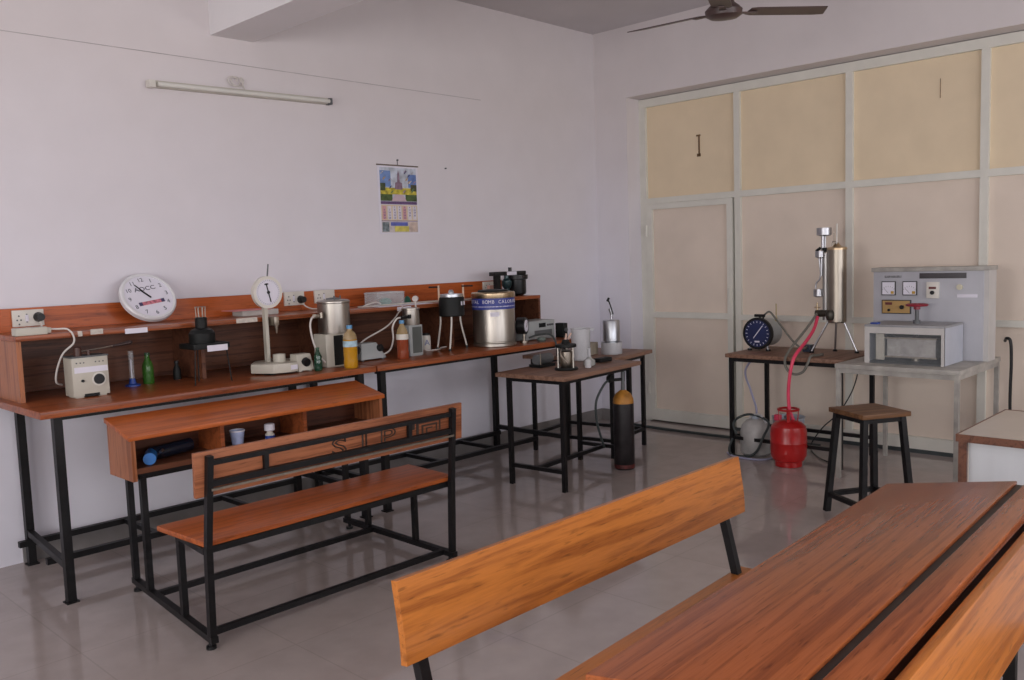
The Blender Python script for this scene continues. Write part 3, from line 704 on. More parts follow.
# ------------------------------------------------------------------ clock, tube light, calendar, wall bits
t = thing('wall_clock', 'round white wall clock leaning on the shelf, hands near eleven', 'clock', (2.118, 4.775, 1.2135), world=False)
CR = .153; tilt = math.radians(-34)
MC = Matrix.Translation((0, 0, .012)) @ Matrix.Rotation(tilt, 4, 'X') @ Matrix.Translation((0, 0, CR)) @ Matrix.Rotation(math.radians(-9), 4, 'Y')
RX = Matrix.Rotation(PI / 2, 4, 'X')     # local z of a lathe -> -y
b = MB().lathe([(CR - .01, -.018), (CR, -.012), (CR, .012), (CR - .008, .022), (CR - .02, .02), (CR - .02, .014)], seg=48, M=RX).build('case', pm('clock_white', (.70, .70, .72), .35, var=.03), t, M=MC)
MB().lathe([(CR - .02, .0135), (CR - .02, .0145)], seg=48, M=RX).build('face', WHITE, t, M=MC)
for k in range(12):
    a = PI / 2 - (k + 1) * PI / 6
    o = text('numeral', str(k + 1), .034, pm('numeral_grey', (.10, .11, .13), .6), t, (.108 * math.cos(a), -.0152, .108 * math.sin(a)))
    o.data.transform(MC)
o = text('logo_lettering', 'AOCC', .036, pm('logo_dark', (.05, .05, .07), .6), t, (.0, -.0152, .05), sx=1.2); o.data.transform(MC)
MB().box(-.075, .075, -.0155, -.0148, -.052, -.030).build('red_band', pm('red_white_print', (.50, .16, .2), .6, var=.7, scale=60), t, M=MC)
MB().box(-.075, -.055, -.016, -.0155, -.052, -.030).box(.055, .075, -.016, -.0155, -.052, -.030).build('band_end', pm('band_end_navy', (.06, .05, .12), .6), t, M=MC)
hd = MB()
for deg, ln, wd in ((328, .058, .010), (331, .095, .007)):
    a = math.radians(90 - deg); hd.bar((-.015 * math.cos(a), -.018, -.015 * math.sin(a)), (ln * math.cos(a), -.018, ln * math.sin(a)), wd, .001, up=(0, 1, 0))
hd.build('hands', BLACKP, t, M=MC)

t = thing('tube_light', 'unlit fluorescent tube light fitting high on the white wall', 'light', (2.88, YA, 2.53))
def tp(x, y, dz): return (x, y, 2.541 + (x - 2.25) * .019 + dz)
MB().bar(tp(2.28, 4.983, .012), tp(3.47, 4.983, .012), .0345, .038).build('batten', CREAM, t)
MB().cyl(tp(2.30, 4.948, .008), tp(3.455, 4.948, .008), .013, seg=16).build('tube', TUBEW, t)
for x0_, x1_ in ((2.25, 2.285), (3.455, 3.475)):
    MB().bar(tp(x0_, 4.965, .008), tp(x1_, 4.965, .008), .050, .040).build('end_cap', WHITEP if x0_ < 3 else GREYD, t)
MB().box(2.80, 2.86, 4.985, 4.9995, 2.60, 2.635).build('ceiling_rose', WHITEP, t) if 0 else None
o = MB().tube([(2.78 + .035 * math.cos(a) * (1 + .1 * math.sin(3 * a)) + .02 * a / 6, 4.985 - .004 * (a % 3), 2.628 + .028 * math.sin(a)) for a in [k * .6 for k in range(24)]] + [(2.86, 4.985, 2.60), (2.87, 4.985, 2.575)], .0035, n=3).build('wire_coil', CABLEW, loc=(2.80, 4.985, 2.60)); tag(o, 'coil of pale wire on the wall just above the tube light', 'wire')
o = MB().tube([(.6, 4.998, 2.735), (2.2, 4.998, 2.735), (4.0, 4.998, 2.735), (4.9, 4.998, 2.735)], .0018, smooth=False).build('wall_wire', pm('dull_wire', (.42, .39, .39), .7, var=.3, scale=8), loc=(3, 4.998, 2.735)); tag(o, 'thin long grey wire running along the wall above the tube light', 'wire')

t = thing('wall_calendar', 'colourful wall calendar with picture and date grid on white wall', 'calendar', (4.042, YA, 1.683), world=False)
t.scale = (1, 1, 1.035)
def cq(x0, x1, z0, z1, d, nm, col, par=None, var=.25, sc=25):
    return MB().box(x0, x1, -.004 - d, -.003 - d, z0, z1).build(nm, pm('cal_' + nm + str(len(MATS)), col, .5, var=var, scale=sc), par or t, smooth=False)
MB().box(-.183, .183, -.004, -.001, .02, .49).build('sheet', WHITE, t)
MB().cyl((-.188, -.004, .488), (.188, -.004, .488), .005, seg=10).build('top_strip', STEELD, t)
MB().bar((0, -.003, .488), (0, -.003, .53), .004).cyl((0, -.001, .525), (0, -.012, .525), .006, seg=10).build('hanger', GREYD, t)
p = cq(-.165, .165, .24, .472, .001, 'picture', (.50, .54, .62), var=.35, sc=18)
cq(-.165, -.07, .34, .45, .002, 'sky_patch', (.16, .26, .52), p); cq(.09, .165, .34, .43, .002, 'sky_patch', (.12, .20, .45), p)
cq(-.165, .165, .29, .335, .002, 'meadow', (.50, .42, .05), p, .6, 30); cq(-.165, -.06, .245, .29, .002, 'shrubs', (.06, .10, .03), p, .6); cq(.06, .165, .245, .29, .002, 'shrubs', (.06, .10, .03), p, .6)
cq(-.165, -.12, .315, .365, .003, 'tree', (.05, .07, .03), p, .5); cq(.11, .165, .315, .36, .003, 'tree', (.07, .07, .03), p, .5)
MB().prism([(-.035, .325), (.035, .325), (.03, .37), (.012, .375), (.008, .43), (0, .455), (-.008, .43), (-.012, .375), (-.03, .37)], .0065, .0075, M=Matrix.Rotation(PI / 2, 4, 'X')).build('tower', pm('tower_mauve', (.25, .16, .22), .6, var=.4, scale=30), p)
MB().prism([(-.07, .243), (.07, .243), (.035, .29), (-.035, .29)], .0065, .0075, M=Matrix.Rotation(PI / 2, 4, 'X')).build('path', pm('path_pink', (.55, .42, .48), .6), p)
rr = random.Random(3)
for k in range(16):
    x_ = -.15 + .3 * rr.random(); z_ = .30 + .16 * rr.random()
    if abs(x_) < .05 and z_ > .3: x_ += .09 if x_ > 0 else -.09
    MB().prism([(x_ + .016 * math.cos(q), z_ + .013 * math.sin(q * 1.3)) for q in (0, 1.1, 2.3, 3.2, 4.4, 5.3)], .0078, .0082, M=Matrix.Rotation(PI / 2, 4, 'X')).build('figure', pm('cal_fig%d' % (k % 5), [(.30, .22, .30), (.45, .30, .12), (.12, .20, .10), (.50, .50, .55), (.10, .10, .22)][k % 5], .6, var=.5, scale=60), p)
cq(-.165, .165, .222, .242, .001, 'purple_strip', (.14, .08, .20))
dg = cq(-.165, .165, .112, .218, .001, 'date_grid', (.66, .55, .38), None, .12)
for i in range(7):
    cq(-.155 + i * .046, -.122 + i * .046, .118, .21, .002, 'date_column', (.68, .64, .70) if i not in (0, 4) else (.62, .34, .36), dg, .1)
dn = []
for k in range(31):
    r_, c_ = (k + 2) // 7, (k + 2) % 7
    dn.append(text('n', str(k + 1), .017, BLUE, dg, (-.138 + c_ * .046, -.0066, .202 - r_ * .0185)))
bm_ = bmesh.new()
for o in dn: bm_.from_mesh(o.data)
me_ = bpy.data.meshes.new('date_numbers'); bm_.to_mesh(me_); bm_.free(); me_.materials.append(BLUE)
for o in dn: bpy.data.objects.remove(o)
o = bpy.data.objects.new('date_numbers', me_); COL.objects.link(o); o.parent = dg
cq(-.165, .165, .106, .111, .001, 'purple_line', (.16, .08, .16))
cq(-.165, .165, .03, .104, .001, 'footer', (.55, .50, .50)); cq(-.16, -.10, .035, .10, .002, 'portrait_patch', (.16, .20, .22), None, .6, 40)
cq(-.085, .07, .075, .10, .002, 'blue_heading', (.10, .12, .42)); cq(-.05, .08, .035, .073, .002, 'yellow_box', (.62, .55, .12)); cq(.085, .16, .035, .10, .002, 'pink_box', (.58, .46, .40))
o = MB().cyl((4.50, 4.9995, 2.19), (4.50, 4.985, 2.19), .005, seg=8).build('wall_nail', GREYD, loc=(4.50, 4.99, 2.19)); tag(o, 'small dark nail in the wall right of the calendar', 'nail')

# ------------------------------------------------------------------ ceiling fan
t = thing('ceiling_fan', 'dark brown ceiling fan with three blades', 'fan', (4.565, 2.665, 2.812), world=False)
t.rotation_euler = (math.radians(2.), math.radians(-4.), 0)
MB().lathe([(.02, -.005), (.075, .0), (.10, .015), (.105, .045), (.085, .065), (.06, .085), (.05, .12), (.03, .135)], seg=32).build('motor', FANB, t)
MB().cyl((0, 0, .13), (.042, -.022, .637), .014, seg=14).lathe([(.05, .56), (.055, .58), (.02, .634)], (.040, -.022, 0), 20).build('down_rod', FANB, t)
for k, dg_ in enumerate((87, -33, 207)):
    Mb = Matrix.Rotation(math.radians(dg_), 4, 'Z')
    ar = MB().box(.085, .20, -.018, .018, .028, .034, M=Mb).build('blade_arm', FANB, t)
    Mt = Mb @ Matrix.Translation((0, 0, .035)) @ Matrix.Rotation(math.radians(-9), 4, 'X')
    MB().prism([(.15, -.05), (.19, -.06), (.62, -.065), (.66, .05), (.60, .06), (.19, .055), (.15, .04)], 0, .005, M=Mt).build('blade', FANB, t)

# ------------------------------------------------------------------ dual desks
def frame_rear(t, m_, u0, u1, v):
    pass
def dual_desk_one():
    ox, oy = 1.53, 3.20
    t = thing('dual_desk', 'wooden school desk joined to a bench, lettered backrest towards the camera', 'desk', (ox, oy, 0), world=False)
    def XL(v): return .028 + .085 * max(0, v) / .92      # the welded end frames stand a little askew
    def XE(v): return 1.305 + .015 * max(0, v) / .92
    x0, x1 = .04, 1.30
    Mt = Matrix.Translation((0, 0, .43)) @ Matrix.Rotation(math.radians(3), 4, 'X') @ Matrix.Translation((0, 0, -.43))
    MB().box(-.012, 1.378, -.002, .018, .622, .80, M=Mt, bev=.003).build('backrest', W_SIDE2, t)
    fr = MB()
    fr.bar((x0, -.014, .757), (x1, -.014, .757), .022, .020); fr.bar((x0, -.014, .675), (x1, -.014, .675), .022, .026)
    for x in (.285, 1.035): fr.bar((x, -.014, .757), (x, -.014, .672), .020, .018)
    fr.build('backrest_frame', BLACK, t, M=Mt)
    MB().bar((x0, -.028, .653), (x1, -.028, .653), .007, .010).build('lower_rod', STEELD, t, M=Mt)
    sq = MB()
    for (a, b, c, d_) in ((1.085, 1.10, .685, .745), (1.10, 1.235, .737, .745), (1.227, 1.236, .69, .745), (1.118, 1.128, .685, .729), (1.128, 1.215, .721, .729), (1.207, 1.215, .69, .729), (1.145, 1.153, .685, .713), (1.153, 1.185, .707, .713)):
        sq.box(a, b, -.0045, -.0015, c, d_)
    sq.box(1.048, 1.075, -.0045, -.0015, .715, .745)
    sq.build('painted_mark', LEAD, t, M=Mt)
    for ch, u, sx in (('S', .65, 1.75), ('I', .785, 1.9), ('P', .915, 1.75)):
        o = text('painted_letter', ch, .105, LEAD, t, (u, -.003, .705), outline=.0026, sx=sx); o.data.transform(Mt)
    V = [(x, y, z) for z in (.413, .435) for (x, y) in ((.025, .02), (1.345, .02), (.005, .40), (1.365, .40))]
    MB().hexa(V, bev=.004).build('seat', W_FG2, t)
    fr = MB(); fr.bar((x0, .03, .399), (x1, .03, .399), .026); fr.bar((.06, .30, .399), (1.31, .30, .399), .026)
    for f_ in (XL, XE): fr.bar((f_(.02), .02, .3985), (f_(.31), .31, .3985), .025)
    fr.build('seat_frame', BLACK, t)
    for f_, e in ((XL, 0), (XE, 0)):
        x = f_(0); k = x0 if f_ is XL else x1
        MB().bar((x, .012, .05), (x, -.004, .42), .027).bar((x, -.004, .415), (k, -.040, .785), .025).build('back_leg', BLACK, t)
        MB().bar((f_(.30), .30, .05), (f_(.30), .30, .395), .026).build('seat_leg', BLACK, t)
        MB().bar((f_(.685), .715, .05), (f_(.685), .715, .58), .027).build('desk_leg', BLACK, t)
        MB().bar((f_(.915), .915, .05), (f_(.915), .915, .58), .027).build('desk_leg', BLACK, t)
        MB().bar((f_(0), -.01, .045), (f_(.94), .94, .045), .030, .026).build('floor_rail', BLACK, t)
        for v in (.03, .90): MB().cyl((f_(v), v, 0), (f_(v), v, .012), .020, seg=16).cyl((f_(v), v, .012), (f_(v), v, .033), .009, seg=12).build('foot', BLACKP, t)
    MB().bar((XL(.665), .665, .045), (XE(.665), .665, .045), .025).build('cross_rail', BLACK, t)
    MB().bar((XL(.075), .075, .045), (XE(.075), .075, .045), .025).build('cross_rail', BLACK, t)
    desk_box(t, .045, 1.44, .70, .955, .775, .832, .565, W_TOP2, True)
    return t
def desk_box(t, u0, u1, v0, v1, zf, zb, zl, topm, holes):
    """slope-topped box with three open pigeonholes facing the seat"""
    sl = (zb - zf) / (v1 - v0)
    def zt(v): return zf + (v - v0) * sl
    # top
    V = []
    for dz in (-.022, 0):
        for v in (v0 - .01, v1):
            for u in (u0 - .012, u1 + .012): V.append((u, v, zt(v) + dz))
    MB().hexa(V, bev=.003).build('desk_top', topm, t)
    for u in (u0, u1 - .02):
        pts = [(v0, zl), (v1, zl), (v1, zt(v1) - .023), (v0, zt(v0) - .023)]
        V = [(x, p[0], p[1]) for x in (u, u + .02) for p in (pts[0], pts[1], pts[3], pts[2])]
        # order: x fastest needed
        V = [(x, y, z) for (y, z) in ((pts[0]), (pts[1]))for x in (u, u + .02)] + [(x, y, z) for (y, z) in ((pts[3]), (pts[2])) for x in (u, u + .02)]
        MB().hexa(V).build('side_panel', W_SIDE, t)
    MB().box(u0 + .02, u1 - .02, v0 + .006, v1 - .01, zl + .03, zl + .055).build('bottom_board', W_DARK, t)  # darker wood puts the shade of the pigeonholes into the colour
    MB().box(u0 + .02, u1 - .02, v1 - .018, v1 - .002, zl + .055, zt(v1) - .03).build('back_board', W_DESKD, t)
    for f_ in (.315, .645):
        u = u0 + (u1 - u0) * f_
        V = [(x, y, zl + .055) for y in (v0 + .006, v1 - .02) for x in (u - .01, u + .01)] + [(x, y, zt(y) - .024) for y in (v0 + .006, v1 - .02) for x in (u - .01, u + .01)]
        MB().hexa(V).build('divider', W_BEN, t)
    MB().box(u0 + .03, u1 - .03, v0 + .01, v1 - .03, zl + .005, zl + .03).build('box_frame', BLACK, t)
W_SIDE2 = wood('wood_backrest_rear', (.33, .115, .05), (.17, .05, .02), 'X', .45, 1., .8)
W_FG2 = wood('wood_seat', (.40, .098, .022), (.27, .060, .014), 'X', .3, 1., .7)
W_TOP2 = wood('wood_desk_top', (.43, .105, .021), (.30, .066, .014), 'X', .3, 1., .7)
dual_desk_one()
# things left in the pigeonholes
t = thing('water_bottle', 'dark bottle with bright blue cap lying in the left pigeonhole', 'bottle', (1.72, 3.98, .6208))
MB().cyl((1.71, 4.01, .654), (1.93, 4.08, .654), .032, seg=20).build('bottle_body', pm('dark_bottle', (.01, .015, .03), .25), t)
MB().cyl((1.665, 3.925, .651), (1.71, 4.01, .654), .028, seg=18).build('cap', pm('bright_blue', (.02, .14, .42), .3), t)
MB().cyl((1.735, 3.97, .665), (1.755, 3.985, .67), .007, seg=10).build('ring_pull', CHROME, t)
t = thing('paper_cup', 'pale blue plastic cup in the middle pigeonhole of the desk', 'cup', (2.10, 3.97, .6208))
MB().lathe([(.025, .6208), (.036, .70), (.033, .70), (.024, .627), (.001, .627)], (2.125, 3.97, 0), cap=False).build('cup_body', pm('pale_blue_plastic', (.38, .45, .68), .4, var=.2, scale=30), t)
MB().lathe([(.037, .697), (.038, .702), (.036, .704)], (2.125, 3.97, 0), cap=False).build('rim', WHITE, t)
t = thing('small_jar', 'small white capped jar in the middle pigeonhole, right of the cup', 'jar', (2.31, 3.97, .6208))
MB().lathe([(.022, .6208), (.024, .625), (.024, .652), (.015, .66), (.015, .667)], (2.31, 3.98, 0)).build('jar_body', WHITEP, t)
MB().lathe([(.016, .667), (.026, .672), (.026, .702), (.02, .706)], (2.31, 3.98, 0)).build('cap', WHITE, t)
MB().lathe([(.0245, .63), (.0245, .646)], (2.31, 3.98, 0), cap=False).build('blue_label', BLUEP, t)

def curved_back(a, b, v, Mt):
    """backrest board, straight above; lower half rolled back, a shape added to darken it"""
    front = []
    for k in range(11):
        z = .802 - .19 * k / 10; q = max(0, (k - 5) / 5)
        front.append((v + .008 * q * q, z))  # slight roll put into the shape so the lower part shades darker
    n = len(front); V = []; F = []
    for x in (a, b):
        V += [(x, y, z) for y, z in front] + [(x, y + .021, z) for y, z in front]
    m = 2 * n
    for k in range(n - 1):
        F += [(k, k + 1, m + k + 1, m + k), (n + k, m + n + k, m + n + k + 1, n + k + 1), (k, n + k, n + k + 1, k + 1), (m + k, m + k + 1, m + n + k + 1, m + n + k)]
    F += [(0, m, m + n, n), (n - 1, 2 * n - 1, m + 2 * n - 1, m + n - 1)]
    mb = MB(); mb._add(V, F, Mt); return mb
def dual_desk_front():
    """the desk in the foreground, seen from its desk side; axes: x along, y towards the wall"""
    ox, oy = 1.92, 1.0
    t = thing('dual_desk', 'wooden desk joined to its bench in the foreground, plain orange backrest', 'desk', (ox, oy, 0), math.radians(2.8), world=False)
    a, b = 1.185 - ox, 2.67 - ox
    x0, x1 = a + .055, b - .10
    v = 1.505 - oy
    Mt = Matrix.Translation((0, v, .80)) @ Matrix.Rotation(math.radians(-2.6), 4, 'Z') @ Matrix.Rotation(math.radians(-9.), 4, 'X') @ Matrix.Translation((0, -v, -.80))
    curved_back(a, b, v, Mt).build('backrest', W_FG, t)
    fr = MB(); fr.bar((x0, v + .034, .757), (x1, v + .034, .757), .024); fr.bar((x0, v + .034, .672), (x1, v + .034, .672), .024)
    for x in (a + .35, b - .35): fr.bar((x, v + .034, .757), (x, v + .034, .672), .022)
    fr.build('backrest_frame', BLACK, t, M=Mt)
    MB().box(a + .01, b - .03, v - .46, v - .05, .408, .43, bev=.004).build('seat', W_FG, t)
    fr = MB(); fr.bar((x0, v - .08, .392), (x1, v - .08, .392), .028); fr.bar((x0, v - .36, .392), (x1, v - .36, .392), .028)
    fr.build('seat_frame', BLACK, t)
    va_, vb_ = 1.005 - oy, .56 - oy
    for x in (x0, x1):
        dv = -x * .0454
        MB().bar((x, v - .05, .05), (x, v - .045 + dv, .425), .030).bar((x, v - .045 + dv, .42), (x, v + .040 + dv, .775), .028, .024).build('back_leg', BLACK, t)
        MB().bar((x, v - .36, .05), (x, v - .36, .39), .03).build('seat_leg', BLACK, t)
        MB().bar((x, va_ - .05, .05), (x, va_ - .05, .60), .03).build('desk_leg', BLACK, t)
        MB().bar((x, vb_ + .06, .05), (x, vb_ + .06, .60), .03).build('desk_leg', BLACK, t)
        MB().bar((x, v - .03, .045), (x, vb_ + .02, .045), .035, .03).build('floor_rail', BLACK, t)
        for q in (v - .05, vb_ + .05): MB().cyl((x, q, 0), (x, q, .012), .022, seg=16).cyl((x, q, .012), (x, q, .032), .010, seg=12).build('foot', BLACKP, t)
    MB().bar((x0, v - .1, .045), (x1, v - .1, .045), .028).build('cross_rail', BLACK, t)
    MB().bar((x0, vb_ + .2, .045), (x1, vb_ + .2, .045), .028).build('cross_rail', BLACK, t)
    # sloping top in two boards with a dark pencil groove between them
    u0, u1 = 1.155 - ox, 2.74 - ox
    y0, y1, y2, y3 = .995 - oy, .645 - oy, .622 - oy, .560 - oy
    zA, zB = .76, .82
    def slab(ya, za, yb, zb, th, nm, mt, bev=.003):
        V = [(u, y, z - th) for (y, z) in ((yb, zb), (ya, za)) for u in (u0, u1)] + [(u, y, z) for (y, z) in ((yb, zb), (ya, za)) for u in (u0, u1)]
        return MB().hexa(V, bev=bev).build(nm, mt, t)
    slab(y0 + .01, zA, y1, zB, .024, 'desk_top', W_TOP)
    MB().box(u0 + .005, u1 - .005, y2 - .003, y1 + .004, zB - .03, zB - .010).build('pencil_groove', GROOVE, t)
    slab(y2, zB + .001, y3, zB + .001, .024, 'top_strip', W_TOP)
    for u in (u0 + .012, u1 - .032):
        V = [(x, y, .55) for y in (y3, y0) for x in (u, u + .02)] + [(x, y, z) for (y, z) in ((y3, zB - .025), (y0, zA - .028)) for x in (u, u + .02)]
        MB().hexa(V).build('side_panel', W_SIDE, t)
    MB().box(u0 + .032, u1 - .032, y3 + .005, y0 - .006, .58, .605).build('bottom_board', W_RED, t)
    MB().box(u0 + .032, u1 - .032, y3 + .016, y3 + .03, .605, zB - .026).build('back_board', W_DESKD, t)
    for f_ in (.33, .66):
        u = u0 + (u1 - u0) * f_
        V = [(x, y, .605) for y in (y3 + .03, y0 - .006) for x in (u - .01, u + .01)] + [(x, y, z) for (y, z) in ((y3 + .03, zB - .027), (y0 - .006, zA - .03)) for x in (u - .01, u + .01)]
        MB().hexa(V).build('divider', W_BEN, t)
    return t
dual_desk_front()

def bench_nearest():
    ox, oy = 1.95, .50
    t = thing('school_bench', 'wooden bench backrest at the bottom right, close behind the front desk', 'bench', (ox, oy, 0), math.radians(2.8), world=False)
    a, b = 1.22 - ox, 2.72 - ox; v = .526 - oy
    Mt = Matrix.Translation((0, v, .80)) @ Matrix.Rotation(math.radians(-5.), 4, 'X') @ Matrix.Translation((0, -v, -.80))
    MB().box(a, b, v, v + .022, .594, .802, M=Mt, bev=.004).build('backrest', W_FG, t)
    MB().box(a + .01, b, v - .47, v - .065, .408, .43, bev=.004).build('seat', W_FG, t)
    for x in (a + .055, 1.925 - ox, b - .075):
        MB().bar((x, v - .05, 0), (x, v - .04, .42), .032).bar((x, v - .04, .42), (x, v + .022, .74), .030, .02).build('back_leg', BLACK, t)
        MB().bar((x, v - .36, 0), (x, v - .36, .39), .03).build('seat_leg', BLACK, t)
    MB().bar((a + .055, v - .08, .392), (b - .075, v - .08, .392), .028).bar((a + .055, v - .36, .392), (b - .075, v - .36, .392), .028).build('seat_frame', BLACK, t)
bench_nearest()

# ------------------------------------------------------------------ side tables
def side_table(name, label, loc, rz, L, D, H, top, inset, rails, legs=BLACK, th=.028, lw=.028, group=None):
    """origin at the near left corner of the top, x along the front, y to the back"""
    t = thing(name, label, 'table', loc, rz, group, world=False)
    MB().box(0, L, 0, D, H - th, H, bev=.003).build('table_top', top, t)
    MB().bar((inset + .02, inset + lw / 2, H - th - .015), (L - inset - .02, inset + lw / 2, H - th - .015), lw - .006, .0295).bar((inset + .02, D - inset - lw / 2, H - th - .015), (L - inset - .02, D - inset - lw / 2, H - th - .015), lw - .006, .0295).bar((inset + lw / 2, inset + .02, H - th - .015), (inset + lw / 2, D - inset - .02, H - th - .015), lw - .008, .029).bar((L - inset - lw / 2, inset + .02, H - th - .015), (L - inset - lw / 2, D - inset - .02, H - th - .015), lw - .008, .029).build('apron', legs, t)
    for x in (inset + lw / 2, L - inset - lw / 2):
        for y in (inset + lw / 2, D - inset - lw / 2):
            MB().box(x - lw / 2, x + lw / 2, y - lw / 2, y + lw / 2, 0, H - th).build('leg', legs, t)
    c0, c1, d0, d1 = inset + lw / 2, L - inset - lw / 2, inset + lw / 2, D - inset - lw / 2
    for r in rails:
        z = .13
        if r == 'F': MB().bar((c0, d0, z), (c1, d0, z), .025).build('rail', legs, t)
        if r == 'B': MB().bar((c0, d1, z), (c1, d1, z), .025).build('rail', legs, t)
        if r == 'L': MB().bar((c0, d0, z), (c0, d1, z), .025).build('rail', legs, t)
        if r == 'R': MB().bar((c1, d0, z), (c1, d1, z), .025).build('rail', legs, t)
        if r == 'M': MB().bar((c0, (d0 + d1) / 2, z), (c1, (d0 + d1) / 2, z), .025).build('rail', legs, t)
    return t
side_table('side_table', 'small brown-topped table on black legs, nearer one beside the black cylinder', (4.112, 3.545, 0), math.radians(5), .93, .56, .752, W_DUST, .05, 'LMR', group='small tables by the bench end')
side_table('side_table', 'small brown-topped table on black legs, farther one under the grey metal cylinder', (5.06, 3.874, 0), math.radians(10), .64, .80, .752, W_DUST, .045, 'LRBF', group='small tables by the bench end')
side_table('side_table', 'dark-topped narrow table under the gas meter, against the partition', (5.69, 2.46, 0), 0, .60, .885, .752, W_DUST, .02, 'LRB')
# the instrument table is a pale steel one
side_table('instrument_table', 'worn pale steel table carrying the grey control console', (5.50, 1.68, 0), 0, .82, .755, .752, TABW, .006, '', TABW, .03, .026)

# ---- on the nearer small table
z0 = .753
t = thing('flash_point_tester', 'dark flash point tester on a round base at the nearer table front', 'instrument', (4.43, 3.765, z0))
fx, fy = 4.415, 3.785
MB().lathe([(.078, z0), (.08, z0 + .005), (.075, z0 + .014), (.05, z0 + .016)], (fx, fy, 0)).build('base', BLACKM, t)
MB().lathe([(.03, z0 + .014), (.04, z0 + .03), (.045, z0 + .06), (.045, z0 + .12), (.035, z0 + .13)], (fx, fy, 0)).build('cup', STEELD, t)
for k in range(3):
    a = k * 2.094 + .6; MB().cyl((fx + .058 * math.cos(a), fy + .058 * math.sin(a), z0 + .012), (fx + .058 * math.cos(a), fy + .058 * math.sin(a), z0 + .155), .006, seg=10).build('pillar', pm('pale_metal', (.55, .52, .46), .35, .6), t)
MB().lathe([(.07, z0 + .15), (.072, z0 + .155), (.07, z0 + .17), (.03, z0 + .175), (.02, z0 + .20)], (fx, fy, 0)).build('head', BLACKM, t)
MB().tube([(fx - .05, fy, z0 + .15), (fx - .07, fy - .02, z0 + .10), (fx - .045, fy - .05, z0 + .05)], .006).build('spring_arm', STEELD, t)
MB().cyl((fx, fy, z0 + .2), (fx + .005, fy - .005, z0 + .24), .008, .006, seg=10).cyl((fx + .015, fy - .01, z0 + .205), (fx + .035, fy - .02, z0 + .24), .007, seg=10).build('top_handle', pm('pale_cord', (.6, .42, .34), .6), t)
o = MB().lathe([(.02, z0), (.022, z0 + .005), (.022, z0 + .05), (.012, z0 + .06)], (4.565, 3.72, 0), 18).build('vial', FROST, loc=(4.565, 3.72, z0)); tag(o, 'small whitish vial standing right of the flash point tester', 'vial')
t = thing('plastic_jug', 'large frosted clear plastic jug on the nearer small table', 'jug', (4.86, 4.02, z0))
jx, jy = 4.875, 4.035
MB().lathe([(.06, z0), (.063, z0 + .004), (.071, z0 + .225), (.075, z0 + .23), (.069, z0 + .23), (.061, z0 + .008), (.001, z0 + .008)], (jx, jy, 0), 36, cap=False).build('jug_body', FROST, t)
MB().prism([(-.012, 0), (.012, 0), (0, .025)], z0 + .21, z0 + .23, M=Matrix.Translation((jx + .05, jy - .05, 0)) @ Matrix.Rotation(-2.4, 4, 'Z')).build('spout', FROST, t)
t = thing('glass_flask', 'small stemmed glass flask standing in front of the frosted jug', 'flask', (4.645, 3.775, z0))
MB().lathe([(.038, z0), (.042, z0 + .008), (.04, z0 + .035), (.018, z0 + .05), (.012, z0 + .06)], (4.665, 3.79, 0)).build('flask_body', pm('cloudy_glass', (.35, .36, .34), .2), t)
MB().lathe([(.012, z0 + .06), (.011, z0 + .115), (.015, z0 + .12)], (4.665, 3.79, 0)).build('neck', FROST, t)
o = MB().box(4.80, 4.935, 3.80, 3.865, z0, z0 + .03, bev=.008).build('black_case', BLACKM, loc=(4.87, 3.83, z0)); tag(o, 'small flat black case on the nearer table, right of the flask', 'case')
t = thing('stirrer_motor', 'dark stirrer motor lying on the nearer table beside the bench', 'motor', (4.50, 4.05, z0))
MB().box(4.38, 4.54, 3.99, 4.09, z0, z0 + .02).build('base_plate', BLACKM, t)
MB().cyl((4.40, 4.04, z0 + .05), (4.56, 4.06, z0 + .05), .035, seg=22).build('motor_body', GREYD, t)
MB().cyl((4.56, 4.06, z0 + .05), (4.60, 4.065, z0 + .05), .012, seg=14).build('shaft', STEELD, t)
MB().cyl((4.40, 4.0, z0), (4.40, 4.0, z0 + .10), .004, seg=8).build('rod', STEELD, t)
t = thing('black_box', 'black control box on the farther table at the bench end', 'box', (5.02, 4.34, z0))
MB().box(4.995, 5.045, 4.30, 4.38, z0, z0 + .25, bev=.004).build('case', BLACKM, t)
MB().cyl((5.02, 4.30, z0 + .2), (5.02, 4.288, z0 + .2), .015, seg=14).build('knob', GREYD, t)
# ---- on the farther small table
t = thing('metal_cylinder', 'grey metal cylinder with jointed top rod on a clear beaker base', 'instrument', (5.27, 4.10, z0))
mx_, my_ = 5.30, 4.085
MB().lathe([(.078, z0), (.08, z0 + .004), (.08, z0 + .09), (.077, z0 + .09), (.077, z0 + .008), (.001, z0 + .008)], (mx_, my_, 0), 32, cap=False).build('clear_base', FROST, t)
MB().lathe([(.05, z0 + .009), (.052, z0 + .012), (.052, z0 + .095), (.065, z0 + .10), (.065, z0 + .25), (.06, z0 + .258), (.02, z0 + .262)], (mx_, my_, 0), 32).build('cylinder_body', ALU, t)
MB().cyl((mx_ + .005, my_, z0 + .26), (mx_ + .008, my_, z0 + .30), .006).cyl((mx_ + .012, my_, z0 + .29), (mx_ + .0, my_ + .01, z0 + .345), .009, .012, seg=12).build('top_valve', CHROME, t)
MB().tube([(mx_ + .015, my_ - .01, z0 + .30), (mx_ - .005, my_, z0 + .37), (mx_ - .02, my_ + .01, z0 + .42)], .005).cyl((mx_ - .025, my_ + .012, z0 + .40), (mx_ - .012, my_ + .006, z0 + .425), .009, seg=10).build('top_rod', BLACKP, t)
o = MB().box(-.06, .06, -.05, .05, 0, .09, bev=.002).build('carton', pm('old_card', (.34, .29, .22), .8, var=.2)); o.location = (5.195, 4.225, z0); o.rotation_euler = (0, 0, .17); tag(o, 'low beige carton behind the grey metal cylinder on the farther table', 'box')

